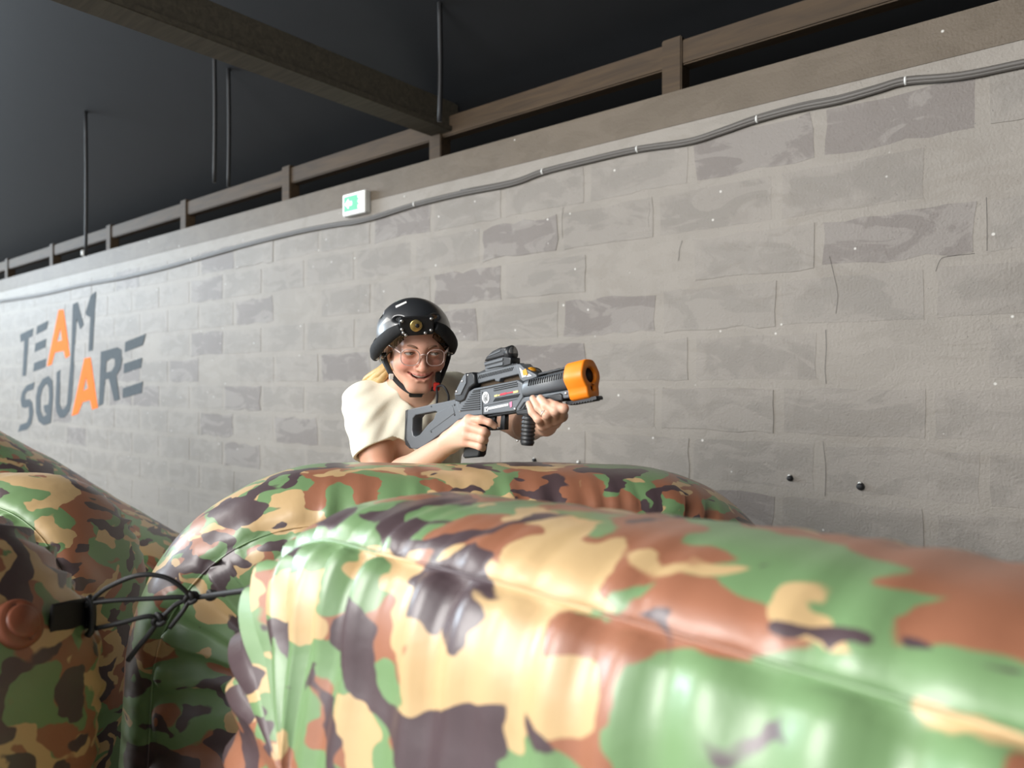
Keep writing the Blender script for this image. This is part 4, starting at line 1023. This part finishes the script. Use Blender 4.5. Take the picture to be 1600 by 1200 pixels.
for i in range(13): gplate('sticker_mark', [(716+i*10.5, 519-i*2.1), (721+i*10.5, 518-i*2.1), (721+i*10.5, 525-i*2.1), (716+i*10.5, 526-i*2.1)], -0.0056, -0.005, M['gun'], bevel=0.0001)
# rear block, upper rail with the open slot under it, front bracket
gplate('rear_block', [(533, 258), (585, 250), (604, 268), (612, 336), (566, 372), (528, 462), (495, 478), (455, 468), (452, 420), (498, 312)], -0.008, 0.044, M['gun_d'], bevel=0.004)
gplate('cheek_plate', [(527, 275), (545, 262), (548, 330), (505, 420), (462, 425), (460, 412), (505, 318)], -0.0105, -0.006, M['gun'], bevel=0.001)
gplate('upper_rail', [(590, 266), (906, 188), (936, 205), (945, 262), (905, 268), (780, 298), (770, 322), (740, 318), (735, 302), (608, 336)], 0.002, 0.034, M['gun'], bevel=0.002)
gplate('slot_lining', [(600, 330), (935, 255), (940, 312), (600, 376)], 0.016, 0.030, M['timber'], bevel=0.001)
for i in range(20):
    x = 612+i*13.2; y = 302-i*3.25
    gplate('vent_slot', [(x, y), (x+14, y-30), (x+18, y-31), (x+4, y-1)], 0.0006, 0.003, M['groove'], bevel=0.0003)
gplate('rail_top', [(585, 256), (900, 180), (902, 190), (590, 268)], 0.006, 0.030, M['gun_d'], bevel=0.001)
gplate('front_bracket', [(905, 190), (935, 186), (965, 215), (1062, 268), (1064, 288), (960, 322), (935, 300)], -0.002, 0.038, M['gun'], bevel=0.002)
gplate('bracket_hole', [(935, 215), (962, 240), (990, 282), (955, 290)], -0.0032, -0.001, M['sticker_w'], bevel=0.0003)
gplate('bracket_hole', [(1005, 262), (1030, 278), (990, 286)], -0.0032, -0.001, M['sticker_w'], bevel=0.0003)
am = c3((985, 238)); 
ball('indicator_lamp', (am[0], 0.016, am[1]), 0.0115, M['amber'], gun, 16, (1.25, 1, 0.75)); cd = c3((1022, 240)); ball('lamp_cover', (cd[0]-.012, 0.018, cd[1]-.004), 0.019, M['clear'], gun, 16, (1.3, 0.9, 0.7))
gplate('lamp_mark', [(958, 240), (985, 222), (1000, 270), (965, 276)], -0.0036, -0.003, M['amber'], bevel=0.0001)
# barrel shroud
def loft(name, secs, mat, n=28, ex=0.55, yc=0.018, parent=None):
    V, F = [], []
    for (s, z0, z1, hw) in secs:
        zc, hz = (z0+z1)/2, (z1-z0)/2
        for k in range(n):
            a = 2*math.pi*k/n; V.append((s, yc+hw*np.sign(math.cos(a))*abs(math.cos(a))**ex, zc+hz*np.sign(math.sin(a))*abs(math.sin(a))**ex))
    for i in range(len(secs)-1):
        for k in range(n): F.append((i*n+k, i*n+(k+1) % n, (i+1)*n+(k+1) % n, (i+1)*n+k))
    F += [tuple(range(n))[::-1], tuple((len(secs)-1)*n+k for k in range(n))]
    bm = bmesh.new(); me = bpy.data.meshes.new(name); me.from_pydata(V, [], F); bm.from_mesh(me); bpy.data.meshes.remove(me)
    return bm_obj(name, bm, mat, parent or gun, True)
a0, a1 = c3((955, 318)), c3((955, 440)); b0, b1 = c3((1352, 204)), c3((1352, 372))
def shr(w): return a0[0]+(b0[0]-a0[0])*w, a1[1]+(b1[1]-a1[1])*w, a0[1]+(b0[1]-a0[1])*w
s_, lo_, hi_ = shr(0); s1_, lo1, hi1 = shr(0.06); s2_, lo2, hi2 = shr(1.0)
loft('barrel_shroud', [(s_-.004, lo_+.008, hi_-.008, .018), (s_, lo_+.002, hi_-.003, .023), (s1_, lo1, hi1, .0265), (s2_, lo2, hi2, .0265)], M['gun'])
gplate('shroud_top_rail', [(1060, 258), (1345, 192), (1347, 206), (1062, 274)], 0.004, 0.032, M['gun_d'], bevel=0.001)
for i in range(5): gplate('rail_tooth', [(1085+i*54, 250-i*12.6), (1110+i*54, 244-i*12.6), (1112+i*54, 256-i*12.6), (1087+i*54, 262-i*12.6)], 0.005, 0.031, M['groove'], bevel=0.0006)
for i in range(19):
    w = i/18.0; x = 318+w*690; y0 = 672-w*150; ln = 96-w*0
    gplate('shroud_slot', [(x-8, y0), (x+4, y0-ln), (x+15, y0-ln-2), (x+6, y0-2)], -0.0105, -0.004, M['groove'], bevel=0.0006, f=c8)
# fore-end under the barrel
gplate('fore_end', [(905, 448), (1250, 392), (1365, 372), (1395, 432), (1262, 452), (1255, 470), (1120, 470), (1000, 520), (905, 550)], -0.002, 0.038, M['gun'], bevel=0.003)
gplate('fore_end_pad', [(1120, 432), (1245, 408), (1262, 420), (1268, 468), (1130, 478)], -0.006, 0.042, M['gun_d'], bevel=0.003)
gplate('fore_end_line', [(1308, 382), (1312, 381), (1312, 440), (1308, 441)], -0.0032, 0.0, M['groove'], bevel=0.0002)
for i in range(3): gplate('vent_slot', [(930+i*28, 530-i*4), (968+i*22, 476-i*4), (980+i*22, 474-i*4), (944+i*28, 528-i*4)], -0.0042, -0.001, M['groove'], bevel=0.0005)
gplate('lower_rail', [(1262, 474), (1490, 430), (1500, 440), (1500, 458), (1290, 497), (1268, 494)], 0.006, 0.030, M['gun_d'], bevel=0.001)
for i in range(9): gplate('rail_tooth', [(1296+i*21, 492-i*3.9), (1308+i*21, 490-i*3.9), (1305+i*21, 500-i*3.9), (1293+i*21, 502-i*3.9)], 0.005, 0.031, M['gun_d'], bevel=0.0006)
# orange muzzle cap: section across the barrel
mz0, mz1 = c8((1180, 285)), c8((1170, 830))
pitch = math.atan2((b0[1]+b1[1])/2-(a0[1]+a1[1])/2, b0[0]-a0[0])
face_c = gpt(923.5, 585.5, -0.018)
sec = [(0.033*math.cos(a)*(1+0.028*math.cos(6*a)), 0.036*math.sin(a)*(1+0.028*math.cos(6*a))) for a in np.radians(np.arange(-48, 229, 8))]
sec += [(-0.0225, -0.036), (-0.0205, -0.046), (-0.012, -0.0505), (0.012, -0.0505), (0.0205, -0.046), (0.0225, -0.036)]
cir = lambda cx, cz, r, n=24: [(cx+r*math.cos(2*math.pi*k/n), cz+r*math.sin(2*math.pi*k/n)) for k in range(n)]
mz = plate('muzzle_cap', sec, 0, 0.052, M['orange'], gun, [cir(0, 0, 0.0165), cir(0, -0.0285, 0.0055, 14)], 0.0035)
# section x -> across, z -> up, extrusion y -> backwards along the barrel
for v in mz.data.vertices:
    x, y, z = v.co; v.co = Vector((face_c[0]-y*math.cos(pitch)-z*math.sin(pitch), 0.018-x, face_c[1]+z*math.cos(pitch)-y*math.sin(pitch)))
bm = bmesh.new(); bm.from_mesh(mz.data); bmesh.ops.recalc_face_normals(bm, faces=bm.faces[:]); bm.to_mesh(mz.data); bm.free()
mz.data.polygons.foreach_set('use_smooth', [True]*len(mz.data.polygons))
for r_, zc, d0 in ((0.0185, 0.0, 0.007), (0.0062, -0.0285, 0.006)):
    P_ = [(face_c[0]-y*math.cos(pitch)-zc*math.sin(pitch), 0.018, face_c[1]+zc*math.cos(pitch)-y*math.sin(pitch)) for y in (0.05, d0)]
    V_, F_ = tube_geo(P_, r_, 20); mesh_obj('bore', V_, F_, M['groove'], gun)
# pistol grip, trigger, guard
gplate('pistol_grip', [(560, 590), (660, 578), (660, 640), (630, 760), (612, 880), (600, 896), (500, 905), (487, 890), (492, 845), (540, 700)], 0.004, 0.032, M['gun_d'], bevel=0.005)
gplate('trigger_guard', [(640, 572), (795, 555), (792, 688), (770, 690), (690, 694), (650, 670), (655, 655), (692, 676), (757, 668), (766, 580), (640, 592)], 0.010, 0.026, M['gun_d'], bevel=0.002)
gplate('trigger', [(690, 585), (712, 582), (708, 620), (718, 645), (706, 650), (692, 622)], 0.013, 0.023, M['gun_d'], bevel=0.001)
gplate('underside', [(690, 572), (905, 540), (905, 556), (690, 590)], 0.002, 0.034, M['gun_d'], bevel=0.002)
# ribbed front grip
ft, fb_ = c3((965, 535)), c3((948, 805)); ax = np.array(fb_)-np.array(ft); FL = np.linalg.norm(ax); ax /= FL; pr = np.array((-ax[1], ax[0]))
V_, F_ = [], []; n = 20; st_n = 46
for i in range(st_n):
    w = i/(st_n-1); rr = 0.0165+0.0012*math.sin(w*2*math.pi*9)*(0.1 < w < 0.93); rr *= (1.0 if w < .97 else 0.9)
    c = np.array(ft)+ax*FL*w
    for k in range(n):
        a = 2*math.pi*k/n; q = c+pr*rr*math.cos(a); V_.append((q[0], 0.018+rr*0.95*math.sin(a), q[1]))
for i in range(st_n-1):
    for k in range(n): F_.append((i*n+k, i*n+(k+1) % n, (i+1)*n+(k+1) % n, (i+1)*n+k))
F_ += [tuple(range(n))[::-1], tuple((st_n-1)*n+k for k in range(n))]
me_ = bpy.data.meshes.new('t'); me_.from_pydata(V_, [], F_); bm = bmesh.new(); bm.from_mesh(me_); bpy.data.meshes.remove(me_); bm_obj('front_grip', bm, M['gun_d'], gun, True)
gplate('grip_collar', [(895, 540), (1020, 520), (1022, 560), (1000, 575), (905, 575)], 0.0, 0.036, M['gun_d'], bevel=0.004)
# reflex sight
gplate('sight_clamp', [(655, 222), (800, 188), (860, 182), (862, 210), (660, 256)], 0.006, 0.032, M['gun'], bevel=0.001)
gplate('sight_body', [(656, 172), (800, 130), (858, 140), (858, 190), (800, 206), (662, 216)], 0.002, 0.036, M['gun_d'], bevel=0.002)
gplate('sight_side', [(660, 180), (800, 140), (802, 160), (662, 198)], 0.0, 0.004, M['gun'], bevel=0.0008)
gplate('sight_side', [(668, 210), (800, 172), (802, 196), (670, 224)], 0.0, 0.004, M['gun'], bevel=0.0008)
hood = gplate('sight_hood', [(655, 165), (672, 132), (715, 90), (770, 64), (825, 62), (812, 128)], 0.002, 0.036, M['gun_d'], bevel=0.004)
gplate('hood_flute', [(690, 122), (780, 82), (784, 92), (695, 130)], 0.0005, 0.004, M['gun'], bevel=0.0008)
lc = c3((832, 98)); V_, F_ = tube_geo([(lc[0]-.012, 0.019, lc[1]-.003), (lc[0]+.003, 0.019, lc[1])], [0.0175, 0.0175], 24); mesh_obj('lens_ring', V_, F_, M['gun_d'], gun)
V_, F_ = tube_geo([(lc[0]+.0025, 0.019, lc[1]), (lc[0]+.0035, 0.019, lc[1])], [0.0145, 0.0145], 24); mesh_obj('sight_lens', V_, F_, simple('coated_lens', (0.25, 0.25, 0.25), 0.08, 0.6), gun)
gplate('rear_sight', [(590, 256), (640, 232), (672, 236), (668, 248), (600, 266)], 0.008, 0.028, M['gun_d'], bevel=0.002)
# screws
for p, r_, m in (((262, 510), .0022, 'groove'), ((438, 497), .0028, 'groove'), ((438, 573), .0028, 'groove'), ((262, 702), .0022, 'groove'), ((490, 545), .0030, 'steel'), ((519, 318), .0028, 'steel'), ((476, 395), .0032, 'steel'),
                 ((903, 528), .0030, 'steel'), ((1288, 410), .0030, 'steel'), ((905, 770), .0026, 'steel'), ((745, 675), .0022, 'steel'), ((555, 272), .0028, 'steel'), ((488, 482), .0022, 'groove')):
    s, z = c3(p); y = -0.0115 if p in ((519, 318), (476, 395)) else (-0.0085 if p == (555, 272) else (-0.0005 if p[0] < 480 else -0.0045)); y = 0.002 if p == (905, 770) else (0.009 if p == (745, 675) else y)
    V_, F_ = tube_geo([(s, y+.003, z), (s, y, z), (s, y-.0006, z)], [r_, r_, r_*0.6], 10); mesh_obj('screw', V_, F_, M[m], gun)

# ================================================================== valve, strap, elastic cords
bpy.context.view_layer.update()
def surf(px, py):
    """first surface behind a picture point"""
    d = Vector(at(px, py, 1.0))-Vector((0, 0, CAM_Z)); dg = bpy.context.evaluated_depsgraph_get()
    hit, loc, nrm, idx, ob, mtx = scene.ray_cast(dg, Vector((0, 0, CAM_Z)), d.normalized()); return np.array(loc), np.array(nrm), ob
def child_of(o, root):
    o.parent = root; o.matrix_parent_inverse = (Matrix.Translation(root.location) @ Matrix.Rotation(root.rotation_euler[2], 4, 'Z')).inverted(); return o
p, n, ob = surf(28, 975)
print('VALVE', p, n, ob.name if ob else None)
M['valve'] = simple('red_brown_valve_cap', (0.26, 0.085, 0.045), 0.4)
u = np.cross(n, (0, 0, 1.)); u /= np.linalg.norm(u); w = np.cross(n, u)
V_, F_ = tube_geo([p-n*.01, p+n*.006, p+n*.012, p+n*.010], [.041, .039, .034, .030], 32); child_of(mesh_obj('valve_collar', V_, F_, M['valve']), b5)
V_, F_ = tube_geo([p, p+n*.013, p+n*.017], [.027, .027, .023], 32); child_of(mesh_obj('valve_cap', V_, F_, M['valve']), b5)
a_, an, _ = surf(74, 972); b_, bn, ob2 = surf(128, 962)
print('STRAP', a_, b_, ob2.name if ob2 else None)
pts = [a_+an*.006, (a_+b_)/2+(an+bn)*.006, b_+bn*.008, at(143, 958, b_[1]-.01)]
child_of(tube('strap', pts, 0.026, M['webbing'], None, 10, 6, flat=(1.0, 0.12)), b5)
bk = at(137, 962, b_[1]-.012)
child_of(tube('strap_loop', [bk+np.array((0, 0, .034)), bk+np.array((.008, 0, .02)), bk+np.array((.008, 0, -.02)), bk+np.array((0, 0, -.034))], 0.006, M['black_plastic'], None, 8, 4), b5)
Yb = bk[1]; e_, en, ob3 = surf(380, 925)
print('CORD END', e_, ob3.name if ob3 else None)
cd_ = empty('elastic_cord', tuple(at(298, 935, Yb+.03))); tag(cd_, 'black elastic cord knotted between the left barrier strap and the foreground barrier', 'cord')
def tc_(o): o.parent = cd_; o.location = -Vector(cd_.location); return o
K1 = at(298, 934, Yb+.03); K2 = at(249, 968, Yb+.02)
r_ = 0.0042
tc_(tube('cord', [at(134, 948, Yb), at(165, 920, Yb), at(215, 899, Yb), at(258, 902, Yb+.01), at(286, 920, Yb+.02), K1], r_, M['black_rubber'], None, 8, 8))
tc_(tube('cord', [at(134, 943, Yb), at(180, 938, Yb), at(240, 935, Yb+.01), at(275, 933, Yb+.02), K1], r_, M['black_rubber'], None, 8, 8))
tc_(tube('cord', [at(150, 982, Yb), at(190, 973, Yb), at(230, 963, Yb+.01), K2], r_, M['black_rubber'], None, 8, 8))
tc_(tube('cord', [K2, at(262, 956, Yb+.02), at(276, 944, Yb+.025), K1], r_, M['black_rubber'], None, 8, 8))
tc_(tube('cord', [K2, at(232, 992, Yb+.02), at(215, 1012, Yb+.02), at(200, 1032, Yb+.02)], r_*1.1, M['black_rubber'], None, 8, 8))
tc_(tube('cord', [K1, at(285, 956, Yb+.02), at(265, 981, Yb+.02)], r_*1.0, M['black_rubber'], None, 8, 8))
tc_(tube('cord', [K1, at(318, 932, Yb+.03), at(345, 928, (Yb+.03)*.5+e_[1]*.5), e_+np.array((0.02, 0.02, 0))], r_*1.15, M['black_rubber'], None, 8, 8))
def knot(c, r, s):
    pts = [c+r*np.array((math.cos(t)*(1+.35*math.cos(1.5*t)), .7*math.sin(1.5*t), math.sin(t)*(1+.35*math.cos(1.5*t)))) for t in np.linspace(0, 4*math.pi, 49)[:-1]]
    V_, F_ = tube_geo(pts, s, 8, closed=True); tc_(mesh_obj('knot', V_, F_, M['black_rubber']))
knot(K1, .0075, .0046); knot(K2, .0075, .0046); knot(at(330, 930, Yb+.03), .0055, .0042)
